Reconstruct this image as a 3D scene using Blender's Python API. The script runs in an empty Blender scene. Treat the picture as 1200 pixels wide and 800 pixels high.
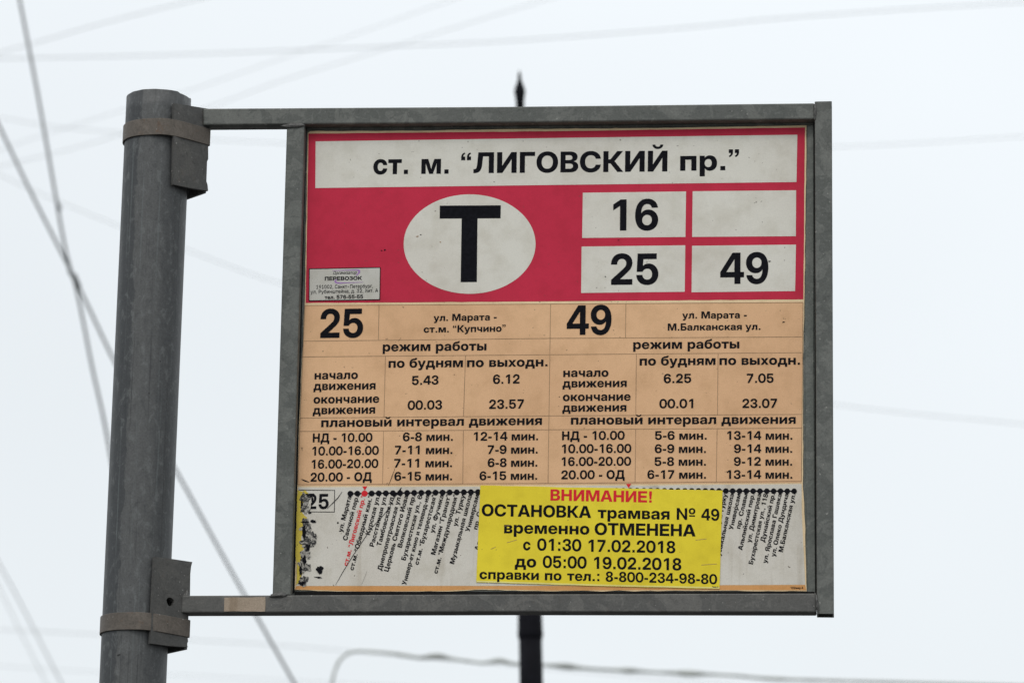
import bpy, bmesh, math, random
from mathutils import Vector, Matrix, noise
from mathutils.geometry import delaunay_2d_cdt

# ------------------------------------------------------------------ camera
sc = bpy.context.scene
PITCH = math.radians(14.715)
CAM_LOC = Vector((0, 0, 1.6))
cam_data = bpy.data.cameras.new('camera')
cam_data.sensor_width = 36
cam_data.lens = 150
cam_data.clip_end = 2000
cam_data.dof.use_dof = True
cam_data.dof.focus_distance = 4.99
cam_data.dof.aperture_fstop = 12.5
cam = bpy.data.objects.new('camera', cam_data)
sc.collection.objects.link(cam)
cam.location = CAM_LOC
cam.rotation_euler = (math.pi / 2 + PITCH, 0, 0)
sc.camera = cam
sc.render.resolution_x, sc.render.resolution_y = 1024, 682
CAM_M = Matrix.Translation(CAM_LOC) @ Matrix.Rotation(math.pi / 2 + PITCH, 4, 'X')

# ------------------------------------------------------------------ overcast sky
SUN_EL, SUN_ROT = math.radians(48), math.radians(200)
world = bpy.data.worlds.new('World')
sc.world = world
world.use_nodes = True
nt = world.node_tree
nt.nodes.clear()
def wn(t, **kw):
    n = nt.nodes.new(t)
    for k, v in kw.items():
        setattr(n, k, v)
    return n
w_out = wn('ShaderNodeOutputWorld')
w_bg = wn('ShaderNodeBackground')
w_bg.inputs['Strength'].default_value = 0.1
sky = wn('ShaderNodeTexSky', sky_type='NISHITA')
sky.sun_disc = False
sky.sun_elevation = SUN_EL
sky.sun_rotation = SUN_ROT
w_tc = wn('ShaderNodeTexCoord')
w_sep = wn('ShaderNodeSeparateXYZ')
nt.links.new(w_tc.outputs['Generated'], w_sep.inputs[0])
# cloud layer: darker at the horizon, brighter overhead
w_ramp = wn('ShaderNodeValToRGB')
cr = w_ramp.color_ramp
cr.elements[0].position = 0.0
cr.elements[0].color = (0.655, 0.69, 0.705, 1)
cr.elements[1].position = 1.0
cr.elements[1].color = (1.0, 1.0, 1.0, 1)
e = cr.elements.new(0.18); e.color = (0.695, 0.730, 0.750, 1)
e = cr.elements.new(0.36); e.color = (0.740, 0.778, 0.805, 1)
nt.links.new(w_sep.outputs['Z'], w_ramp.inputs[0])
w_noise = wn('ShaderNodeTexNoise')
w_noise.inputs['Scale'].default_value = 3.2
w_noise.inputs['Detail'].default_value = 3.0
w_noise.inputs['Roughness'].default_value = 0.45
nt.links.new(w_tc.outputs['Generated'], w_noise.inputs['Vector'])
w_mr = wn('ShaderNodeMapRange')
w_mr.inputs['From Min'].default_value = 0.3
w_mr.inputs['From Max'].default_value = 0.7
w_mr.inputs['To Min'].default_value = 12.0
w_mr.inputs['To Max'].default_value = 13.6
nt.links.new(w_noise.outputs['Fac'], w_mr.inputs['Value'])
w_scale = wn('ShaderNodeVectorMath', operation='SCALE')
nt.links.new(w_ramp.outputs['Color'], w_scale.inputs[0])
nt.links.new(w_mr.outputs['Result'], w_scale.inputs['Scale'])
w_mix = wn('ShaderNodeMix', data_type='RGBA')
w_mix.inputs['Factor'].default_value = 0.93
nt.links.new(sky.outputs['Color'], w_mix.inputs['A'])
nt.links.new(w_scale.outputs['Vector'], w_mix.inputs['B'])
nt.links.new(w_mix.outputs['Result'], w_bg.inputs['Color'])
nt.links.new(w_bg.outputs[0], w_out.inputs[0])

# ------------------------------------------------------------------ sun behind thin cloud
sun_data = bpy.data.lights.new('sun', 'SUN')
sun_data.energy = 0.7
sun_data.angle = math.radians(20)
sun_data.color = (1.0, 0.965, 0.92)
sun = bpy.data.objects.new('sun', sun_data)
sc.collection.objects.link(sun)
sun_dir = Vector((math.sin(SUN_ROT) * math.cos(SUN_EL), math.cos(SUN_ROT) * math.cos(SUN_EL), math.sin(SUN_EL)))
sun.rotation_euler = sun_dir.to_track_quat('Z', 'Y').to_euler()

sc.view_settings.view_transform = 'Standard'
sc.view_settings.look = 'None'
sc.view_settings.exposure = 0.0
sc.view_settings.gamma = 1.0
sc.cycles.use_denoising = True

# ------------------------------------------------------------------ materials
def new_mat(name):
    m = bpy.data.materials.new(name)
    m.use_nodes = True
    t = m.node_tree
    b = t.nodes['Principled BSDF']
    return m, t, b

def add_noise(t, scale, detail=4, rough=0.55, vec=None, dist=0.0):
    n = t.nodes.new('ShaderNodeTexNoise')
    n.inputs['Scale'].default_value = scale
    n.inputs['Detail'].default_value = detail
    n.inputs['Roughness'].default_value = rough
    n.inputs['Distortion'].default_value = dist
    if vec is not None:
        t.links.new(vec, n.inputs['Vector'])
    return n.outputs['Fac']

def coords(t, scale=(1, 1, 1)):
    c = t.nodes.new('ShaderNodeTexCoord')
    mp = t.nodes.new('ShaderNodeMapping')
    mp.inputs['Scale'].default_value = scale
    t.links.new(c.outputs['Object'], mp.inputs['Vector'])
    return mp.outputs['Vector']

def ramp(t, fac, stops, interp='LINEAR'):
    r = t.nodes.new('ShaderNodeValToRGB')
    r.color_ramp.interpolation = interp
    els = r.color_ramp.elements
    while len(els) > 1:
        els.remove(els[-1])
    for i, (p, c) in enumerate(stops):
        if not hasattr(c, '__len__'):
            c = (c, c, c)
        if i == 0:
            els[0].position = p; els[0].color = (*c, 1)
        else:
            x = els.new(p); x.color = (*c, 1)
    t.links.new(fac, r.inputs[0])
    return r.outputs['Color']

def mix(t, a, b, fac, mode='MIX'):
    m = t.nodes.new('ShaderNodeMix')
    m.data_type = 'RGBA'
    m.blend_type = mode
    for sock, v in (('A', a), ('B', b)):
        if hasattr(v, '__len__'):
            m.inputs[sock].default_value = (*v, 1)
        else:
            t.links.new(v, m.inputs[sock])
    f = m.inputs['Factor']
    if isinstance(fac, (int, float)):
        f.default_value = fac
    else:
        t.links.new(fac, f)
    return m.outputs['Result']

def bump(t, b, height, strength, dist):
    n = t.nodes.new('ShaderNodeBump')
    n.inputs['Strength'].default_value = strength
    n.inputs['Distance'].default_value = dist
    t.links.new(height, n.inputs['Height'])
    t.links.new(n.outputs['Normal'], b.inputs['Normal'])

def print_mat(name, col, grain=0.10, speck=0.5, rough=0.5, streak=0.0, stain=(0.45, 0.38, 0.27)):
    """printed vinyl or paper: fibre grain, faint blotches, dirt specks, vertical dribbles"""
    m, t, b = new_mat(name)
    v = coords(t)
    fine = add_noise(t, 900, 2, 0.7, v)
    mid = add_noise(t, 45, 5, 0.6, v)
    big = add_noise(t, 6, 3, 0.5, v)
    c = mix(t, [x * (1 - grain) for x in col], [min(1, x * (1 + grain)) for x in col], ramp(t, fine, [(0.3, 0), (0.7, 1)]))
    c = mix(t, c, (0.87, 0.86, 0.83), ramp(t, mid, [(0.45, 0), (0.75, 1)]), 'MULTIPLY')
    c = mix(t, c, (0.93, 0.91, 0.90), ramp(t, big, [(0.4, 0), (0.65, 1)]), 'MULTIPLY')
    if streak:
        sv = coords(t, (1.0, 0.07, 1.0))
        s = add_noise(t, 55, 4, 0.6, sv)
        s = ramp(t, s, [(0.52, 0), (0.72, streak)])
        c = mix(t, c, stain, s, 'MULTIPLY')
    if speck:
        sp = add_noise(t, 230, 1, 0.4, v)
        sp = ramp(t, sp, [(0.775, 0), (0.80, speck)])
        c = mix(t, c, (0.10, 0.07, 0.05), sp)
    t.links.new(c, b.inputs['Base Color'])
    b.inputs['Roughness'].default_value = rough
    b.inputs['Specular IOR Level'].default_value = 0.12
    bump(t, b, mid, 0.15, 0.0006)
    return m

def metal_mat(name, dark, light, patch, streaky=False, metallic=0.25, rust=0.0, spangle=True):
    """weathered galvanised steel: crystal spangle, zinc bloom patches, vertical runs"""
    m, t, b = new_mat(name)
    v = coords(t)
    big = add_noise(t, 9, 5, 0.6, v, 0.6)
    fine = add_noise(t, 420, 3, 0.7, v)
    c = mix(t, dark, light, ramp(t, big, [(0.35, 0), (0.68, 1)]))
    if spangle:
        vo = t.nodes.new('ShaderNodeTexVoronoi')
        vo.inputs['Scale'].default_value = 65
        wob = mix(t, v, v, 0.0)
        t.links.new(v, vo.inputs['Vector'])
        cell = t.nodes.new('ShaderNodeSeparateColor')
        t.links.new(vo.outputs['Color'], cell.inputs[0])
        msk = ramp(t, cell.outputs[0], [(0.82, 0), (0.86, 0.42)])
        c = mix(t, c, patch, msk)
    pv = coords(t, (1.0, 0.28 if streaky else 1.0, 1.0))
    pt = add_noise(t, 34 if streaky else 24, 5, 0.62, pv, 1.2)
    c = mix(t, c, patch, ramp(t, pt, [(0.55, 0), (0.575, 0.75), (0.72, 0.5)] if streaky else [(0.52, 0), (0.55, 0.42), (0.66, 0.55)]))
    if not streaky:
        mot = add_noise(t, 110, 4, 0.65, v, 0.8)
        c = mix(t, c, [x * 1.45 for x in patch], ramp(t, mot, [(0.56, 0), (0.74, 0.38)]))
        c = mix(t, c, [x * 0.6 for x in dark], ramp(t, mot, [(0.28, 0.55), (0.44, 0)]))
        fl = add_noise(t, 260, 1, 0.4, v)
        c = mix(t, c, (0.42, 0.41, 0.38), ramp(t, fl, [(0.745, 0), (0.775, 0.6)]))
    if streaky:
        sv = coords(t, (1.0, 0.035, 1.0))
        s = add_noise(t, 48, 3, 0.6, sv)
        c = mix(t, c, [x * 0.62 for x in dark], ramp(t, s, [(0.50, 0), (0.66, 0.7)]))
        s2 = add_noise(t, 120, 3, 0.6, sv)
        c = mix(t, c, [x * 1.25 for x in patch], ramp(t, s2, [(0.62, 0), (0.74, 0.4)]))
    if rust:
        r = add_noise(t, 70, 5, 0.7, v)
        c = mix(t, c, (0.17, 0.085, 0.04), ramp(t, r, [(0.58, 0), (0.72, rust)]))
    c = mix(t, c, (0.80, 0.80, 0.80), ramp(t, fine, [(0.35, 1), (0.6, 0)]), 'MULTIPLY')
    pit = add_noise(t, 150, 2, 0.5, v)
    c = mix(t, c, (0.015, 0.013, 0.012), ramp(t, pit, [(0.79, 0), (0.82, 0.8)]))
    t.links.new(c, b.inputs['Base Color'])
    t.links.new(ramp(t, big, [(0.3, 0.50), (0.7, 0.68)]), b.inputs['Roughness'])
    b.inputs['Metallic'].default_value = metallic
    b.inputs['Specular IOR Level'].default_value = 0.3
    bump(t, b, fine, 0.25, 0.0005)
    return m

def plain_mat(name, col, rough=0.6, var=0.25, scale=60, spec=0.25, metallic=0.0):
    m, t, b = new_mat(name)
    n = add_noise(t, scale, 5, 0.6, coords(t))
    t.links.new(mix(t, [x * (1 - var) for x in col], [min(1, x * (1 + var)) for x in col], ramp(t, n, [(0.35, 0), (0.65, 1)])), b.inputs['Base Color'])
    b.inputs['Roughness'].default_value = rough
    b.inputs['Specular IOR Level'].default_value = spec
    b.inputs['Metallic'].default_value = metallic
    bump(t, b, n, 0.2, 0.001)
    return m

def pole_mat():
    """old hot-dip zinc on a tube: one broad ragged-edged run of paler bloom, fine vertical runs, pits"""
    m, t, b = new_mat('weathered_pole_zinc')
    uvn = t.nodes.new('ShaderNodeTexCoord')
    sp = t.nodes.new('ShaderNodeSeparateXYZ')
    t.links.new(uvn.outputs['UV'], sp.inputs[0])
    def mapped(sx, sy):
        mp = t.nodes.new('ShaderNodeMapping')
        mp.inputs['Scale'].default_value = (sx, sy, 1)
        t.links.new(uvn.outputs['UV'], mp.inputs['Vector'])
        return mp.outputs['Vector']
    def math_node(op, a, c):
        n = t.nodes.new('ShaderNodeMath'); n.operation = op
        for i, x in enumerate((a, c)):
            if isinstance(x, (int, float)): n.inputs[i].default_value = x
            else: t.links.new(x, n.inputs[i])
        return n.outputs[0]
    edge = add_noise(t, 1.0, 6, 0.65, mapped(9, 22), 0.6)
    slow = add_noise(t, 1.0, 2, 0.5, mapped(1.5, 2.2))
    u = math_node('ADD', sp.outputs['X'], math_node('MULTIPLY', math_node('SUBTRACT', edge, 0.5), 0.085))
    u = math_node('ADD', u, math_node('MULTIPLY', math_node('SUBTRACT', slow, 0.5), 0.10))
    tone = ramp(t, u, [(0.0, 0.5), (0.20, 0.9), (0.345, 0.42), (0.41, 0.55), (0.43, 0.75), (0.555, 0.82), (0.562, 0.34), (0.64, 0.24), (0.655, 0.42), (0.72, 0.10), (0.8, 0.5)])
    fine = add_noise(t, 420, 3, 0.7, coords(t))
    mott = add_noise(t, 1.0, 5, 0.7, mapped(26, 60), 0.5)
    runs = add_noise(t, 1.0, 4, 0.6, mapped(60, 3.5))
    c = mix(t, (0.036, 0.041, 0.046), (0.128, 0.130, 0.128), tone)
    c = mix(t, c, (0.175, 0.185, 0.183), ramp(t, mott, [(0.54, 0), (0.64, 0.5)]))
    c = mix(t, c, (0.040, 0.044, 0.048), ramp(t, mott, [(0.30, 0.5), (0.46, 0)]))
    c = mix(t, c, (0.16, 0.18, 0.18), ramp(t, runs, [(0.58, 0), (0.70, 0.5)]))
    c = mix(t, c, (0.035, 0.038, 0.040), ramp(t, runs, [(0.30, 0.6), (0.42, 0)]))
    c = mix(t, c, (0.80, 0.80, 0.80), ramp(t, fine, [(0.35, 1), (0.6, 0)]), 'MULTIPLY')
    pit = add_noise(t, 150, 2, 0.5, coords(t))
    c = mix(t, c, (0.012, 0.012, 0.012), ramp(t, pit, [(0.74, 0), (0.77, 0.8)]))
    t.links.new(c, b.inputs['Base Color'])
    b.inputs['Roughness'].default_value = 0.55
    b.inputs['Metallic'].default_value = 0.2
    b.inputs['Specular IOR Level'].default_value = 0.35
    bump(t, b, mott, 0.2, 0.0006)
    return m

M_FRAME = metal_mat('galvanised_frame_steel', (0.108, 0.115, 0.106), (0.142, 0.147, 0.136), (0.20, 0.205, 0.188))
M_RAIL = metal_mat('galvanised_lower_rail_steel', (0.105, 0.105, 0.10), (0.135, 0.133, 0.125), (0.19, 0.185, 0.17), rust=0.15, spangle=False)
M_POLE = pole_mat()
M_BRACKET = metal_mat('bracket_steel', (0.085, 0.085, 0.082), (0.110, 0.108, 0.102), (0.135, 0.132, 0.122), rust=0.12, spangle=False)
M_BAND = metal_mat('strap_steel', (0.125, 0.108, 0.092), (0.155, 0.135, 0.115), (0.19, 0.165, 0.14), rust=0.5, spangle=False)
M_PANEL = metal_mat('backing_sheet', (0.12, 0.132, 0.120), (0.17, 0.18, 0.162), (0.22, 0.225, 0.205), spangle=False)
M_WELD = plain_mat('weld_metal', (0.105, 0.103, 0.098), 0.6, 0.4, 300, 0.4, 0.2)
M_PAPER = print_mat('aged_paper_edge', (0.90, 0.70, 0.43), 0.10, 0.5)
M_RED = print_mat('crimson_print', (0.60, 0.030, 0.070), 0.07, 0.35)
M_WHITE = print_mat('grey_white_print', (0.765, 0.74, 0.66), 0.05, 0.55)
M_TAN = print_mat('tan_print', (0.83, 0.515, 0.29), 0.07, 0.5)
M_STRIP = print_mat('dirty_white_strip', (0.72, 0.685, 0.61), 0.08, 0.8, streak=0.4)
M_ORANGE = print_mat('orange_edge_print', (0.72, 0.36, 0.13), 0.10, 0.6, streak=0.2)
M_LINE = plain_mat('brown_rule_ink', (0.38, 0.235, 0.13), 0.6, 0.2)
M_INK = plain_mat('black_print', (0.008, 0.008, 0.011), 0.65, 0.3, 300, 0.05)
M_REDINK = plain_mat('red_print', (0.72, 0.018, 0.030), 0.6, 0.1, 200, 0.2)
M_PURPLE = plain_mat('purple_print', (0.36, 0.20, 0.46), 0.6, 0.1, 200, 0.2)
M_YELLOW = print_mat('yellow_vinyl', (0.90, 0.73, 0.045), 0.05, 0.6, 0.45)
M_OLDYELLOW = print_mat('old_yellow_vinyl', (0.72, 0.57, 0.09), 0.1, 0.9, streak=0.5)
M_BLACKIRON = plain_mat('black_painted_iron', (0.008, 0.008, 0.011), 0.7, 0.3, 20, 0.08)
M_WIRE = plain_mat('dull_wire', (0.05, 0.055, 0.055), 0.6, 0.2, 20)
M_FARWIRE = plain_mat('aluminium_wire', (0.16, 0.17, 0.17), 0.6, 0.2, 20)
M_CABLE = plain_mat('pale_cable_sheath', (0.40, 0.42, 0.39), 0.6, 0.3, 12)
M_SHADE_STRIP = plain_mat('recess_shade_black', (0.010, 0.010, 0.010), 0.7, 0.3, 200, 0.1)  # near-black standing in for shade inside the frame recess
M_HOLE = plain_mat('hole_rust', (0.07, 0.035, 0.02), 0.8, 0.4, 200)

def torn_mat():
    """what is left of a scraped-off notice: yellow film, black glue and dirt, grey paper"""
    m, t, b = new_mat('scraped_notice_remains')
    v = coords(t)
    a = add_noise(t, 150, 6, 0.72, v, 1.6)
    d = add_noise(t, 320, 4, 0.7, coords(t, (1.0, 0.55, 1.0)), 0.8)
    grey = mix(t, (0.50, 0.47, 0.41), (0.30, 0.28, 0.25), ramp(t, d, [(0.4, 0), (0.6, 1)]))
    c = mix(t, grey, (0.014, 0.013, 0.013), ramp(t, a, [(0.475, 0), (0.51, 1)]))
    t.links.new(c, b.inputs['Base Color'])
    b.inputs['Roughness'].default_value = 0.6
    bump(t, b, a, 0.4, 0.0008)
    return m
M_TORN = torn_mat()

def ground_mat():
    m, t, b = new_mat('wet_asphalt')
    v = coords(t)
    n1 = add_noise(t, 0.35, 5, 0.6, v)
    n2 = add_noise(t, 90, 3, 0.6, v)
    c = mix(t, (0.034, 0.034, 0.035), (0.060, 0.058, 0.055), ramp(t, n1, [(0.35, 0), (0.65, 1)]))
    c = mix(t, c, (0.12, 0.118, 0.112), ramp(t, n2, [(0.55, 0), (0.7, 0.6)]))
    t.links.new(c, b.inputs['Base Color'])
    b.inputs['Roughness'].default_value = 0.75
    bump(t, b, n2, 0.4, 0.01)
    return m
M_GROUND = ground_mat()

# ------------------------------------------------------------------ the sign's own axes
# x along the board, y up the board, z out of its face; metres
th = (math.radians(-14.71507704), math.radians(-4.78681391), math.radians(-0.94848403))
R_SIGN = (Matrix.Rotation(th[2], 4, 'Z') @ Matrix.Rotation(th[0], 4, 'X') @ Matrix.Rotation(th[1], 4, 'Y'))
SIGN_M = CAM_M @ Matrix.Translation((0.0501633584, -0.0160153893, -5.0)) @ R_SIGN
SIGN_INV = SIGN_M.inverted()
FOCAL = 5000.0

def ray(px, py):
    o = SIGN_INV @ CAM_LOC
    d = SIGN_INV.to_3x3() @ (CAM_M.to_3x3() @ Vector(((px - 600) / FOCAL, (400 - py) / FOCAL, -1)))
    return o, d

def S(px, py, z=0.0):
    """measured point of the survey photograph -> point on the sign plane at depth z"""
    o, d = ray(px, py)
    return o + d * ((z - o.z) / d.z)

def S_plane(px, py, p, n):
    o, d = ray(px, py)
    return o + d * ((p - o).dot(n) / d.dot(n))

def W(px, py, dist):
    """measured direction -> world point that far in front of the camera position"""
    d = CAM_M.to_3x3() @ Vector(((px - 600) / FOCAL, (400 - py) / FOCAL, -1))
    return CAM_LOC + d * (dist / d.y)

# ------------------------------------------------------------------ object helpers
OFFS = {}
def place(o, parent, matrix, off):
    sc.collection.objects.link(o)
    if parent is not None:
        o.parent = parent
        OFFS[o.name] = OFFS[parent.name]
    else:
        o.matrix_world = matrix if matrix is not None else Matrix.Identity(4)
        OFFS[o.name] = off if off is not None else Vector((0, 0, 0))

def mesh_obj(name, verts, faces, mat, parent=None, matrix=None, off=None, smooth=False):
    me = bpy.data.meshes.new(name)
    o = bpy.data.objects.new(name, me)
    o_off = OFFS[parent.name] if parent is not None else (off if off is not None else Vector((0, 0, 0)))
    me.from_pydata([tuple(Vector(v) - o_off) for v in verts], [], faces)
    me.materials.append(mat)
    if smooth:
        me.polygons.foreach_set('use_smooth', [True] * len(me.polygons))
    me.update()
    place(o, parent, matrix, off)
    return o

def bm_obj(name, bm, mat, parent=None, matrix=None, off=None, smooth=False):
    o_off = OFFS[parent.name] if parent is not None else (off if off is not None else Vector((0, 0, 0)))
    bmesh.ops.translate(bm, verts=bm.verts, vec=-o_off)
    bmesh.ops.recalc_face_normals(bm, faces=bm.faces)
    me = bpy.data.meshes.new(name)
    bm.to_mesh(me); bm.free()
    me.materials.append(mat)
    if smooth:
        me.polygons.foreach_set('use_smooth', [True] * len(me.polygons))
    o = bpy.data.objects.new(name, me)
    place(o, parent, matrix, off)
    return o

def empty(name, matrix, off=None):
    o = bpy.data.objects.new(name, None)
    o.empty_display_size = 0.1
    sc.collection.objects.link(o)
    o.matrix_world = matrix
    OFFS[o.name] = off if off is not None else Vector((0, 0, 0))
    return o

def tag(o, label=None, cat=None, group=None, kind=None):
    if label: o['label'] = label
    if cat: o['category'] = cat
    if group: o['group'] = group
    if kind: o['kind'] = kind
    return o

def fill(contours):
    """triangles inside closed 2-D contours by the non-zero winding rule"""
    vs, es = [], []
    for c in contours:
        b = len(vs); n = len(c)
        vs += [Vector((p[0], p[1])) for p in c]
        es += [(b + i, b + (i + 1) % n) for i in range(n)]
    ov, oe, of, *_ = delaunay_2d_cdt(vs, es, [], 0, 1e-7)
    out = []
    for f in of:
        x = sum(ov[i].x for i in f) / len(f); y = sum(ov[i].y for i in f) / len(f)
        w = 0
        for c in contours:
            n = len(c)
            for i in range(n):
                x0, y0 = c[i]; x1, y1 = c[(i + 1) % n]
                if (y0 <= y) != (y1 <= y):
                    xs = x0 + (y - y0) * (x1 - x0) / (y1 - y0)
                    if xs > x:
                        w += 1 if y1 > y0 else -1
        if w:
            out.append(tuple(f))
    return [(p.x, p.y) for p in ov], out

def ccw(p):
    a = sum(p[i][0] * p[(i + 1) % len(p)][1] - p[(i + 1) % len(p)][0] * p[i][1] for i in range(len(p)))
    return p if a > 0 else p[::-1]

def plate(outline, holes, to3, thick_vec):
    """solid plate: 2-D outline with holes, mapped by to3, given thickness"""
    cs = [ccw(outline)] + [ccw(h)[::-1] for h in holes]
    v2, f2 = fill(cs)
    n = len(v2)
    front = [to3(p) for p in v2]
    verts = front + [p + thick_vec for p in front]
    faces = [f for f in f2] + [tuple(i + n for i in f[::-1]) for f in f2]
    # walls along boundary edges
    cnt = {}
    for f in f2:
        for i in range(len(f)):
            a, b = f[i], f[(i + 1) % len(f)]
            cnt[(a, b)] = 1
    for (a, b) in list(cnt):
        if (b, a) not in cnt:
            faces.append((b, a, a + n, b + n))
    bm = bmesh.new()
    bv = [bm.verts.new(v) for v in verts]
    for f in faces:
        try: bm.faces.new([bv[i] for i in f])
        except ValueError: pass
    return bm

def prism(poly, z0, z1, bev=0.0, segs=2):
    """poly: list of Vectors (x,y used); z1 front, z0 back"""
    bm = bmesh.new()
    f = [bm.verts.new((p[0], p[1], z1)) for p in poly]
    k = [bm.verts.new((p[0], p[1], z0)) for p in poly]
    n = len(poly)
    bm.faces.new(f); bm.faces.new(k[::-1])
    for i in range(n):
        bm.faces.new((f[i], k[i], k[(i + 1) % n], f[(i + 1) % n]))
    bmesh.ops.recalc_face_normals(bm, faces=bm.faces)
    if bev:
        bmesh.ops.bevel(bm, geom=list(bm.edges), offset=bev, segments=segs, profile=0.5, affect='EDGES')
    return bm

def tube(pts, rad, n=8, caps=True, radf=None):
    bm = bmesh.new()
    rings = []
    up = Vector((0, 0, 1))
    for i, p in enumerate(pts):
        d = (pts[min(i + 1, len(pts) - 1)] - pts[max(i - 1, 0)]).normalized()
        s = d.cross(up if abs(d.z) < 0.95 else Vector((1, 0, 0))).normalized()
        u = s.cross(d)
        r = rad if radf is None else radf(i)
        rings.append([bm.verts.new(p + (s * math.cos(a) + u * math.sin(a)) * r) for a in [2 * math.pi * k / n for k in range(n)]])
    for a, b in zip(rings, rings[1:]):
        for k in range(n):
            bm.faces.new((a[k], a[(k + 1) % n], b[(k + 1) % n], b[k]))
    if caps:
        bm.faces.new(rings[0][::-1]); bm.faces.new(rings[-1])
    return bm

def smooth_path(p, sub=8):
    q = [p[0] * 2 - p[1]] + p + [p[-1] * 2 - p[-2]]
    out = []
    for i in range(1, len(q) - 2):
        a, b, c, d = q[i - 1:i + 3]
        for k in range(sub):
            t = k / sub
            out.append(0.5 * ((2 * b) + (c - a) * t + (2 * a - 5 * b + 4 * c - d) * t * t + (3 * b - a - 3 * c + d) * t ** 3))
    out.append(p[-1])
    return out

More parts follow.
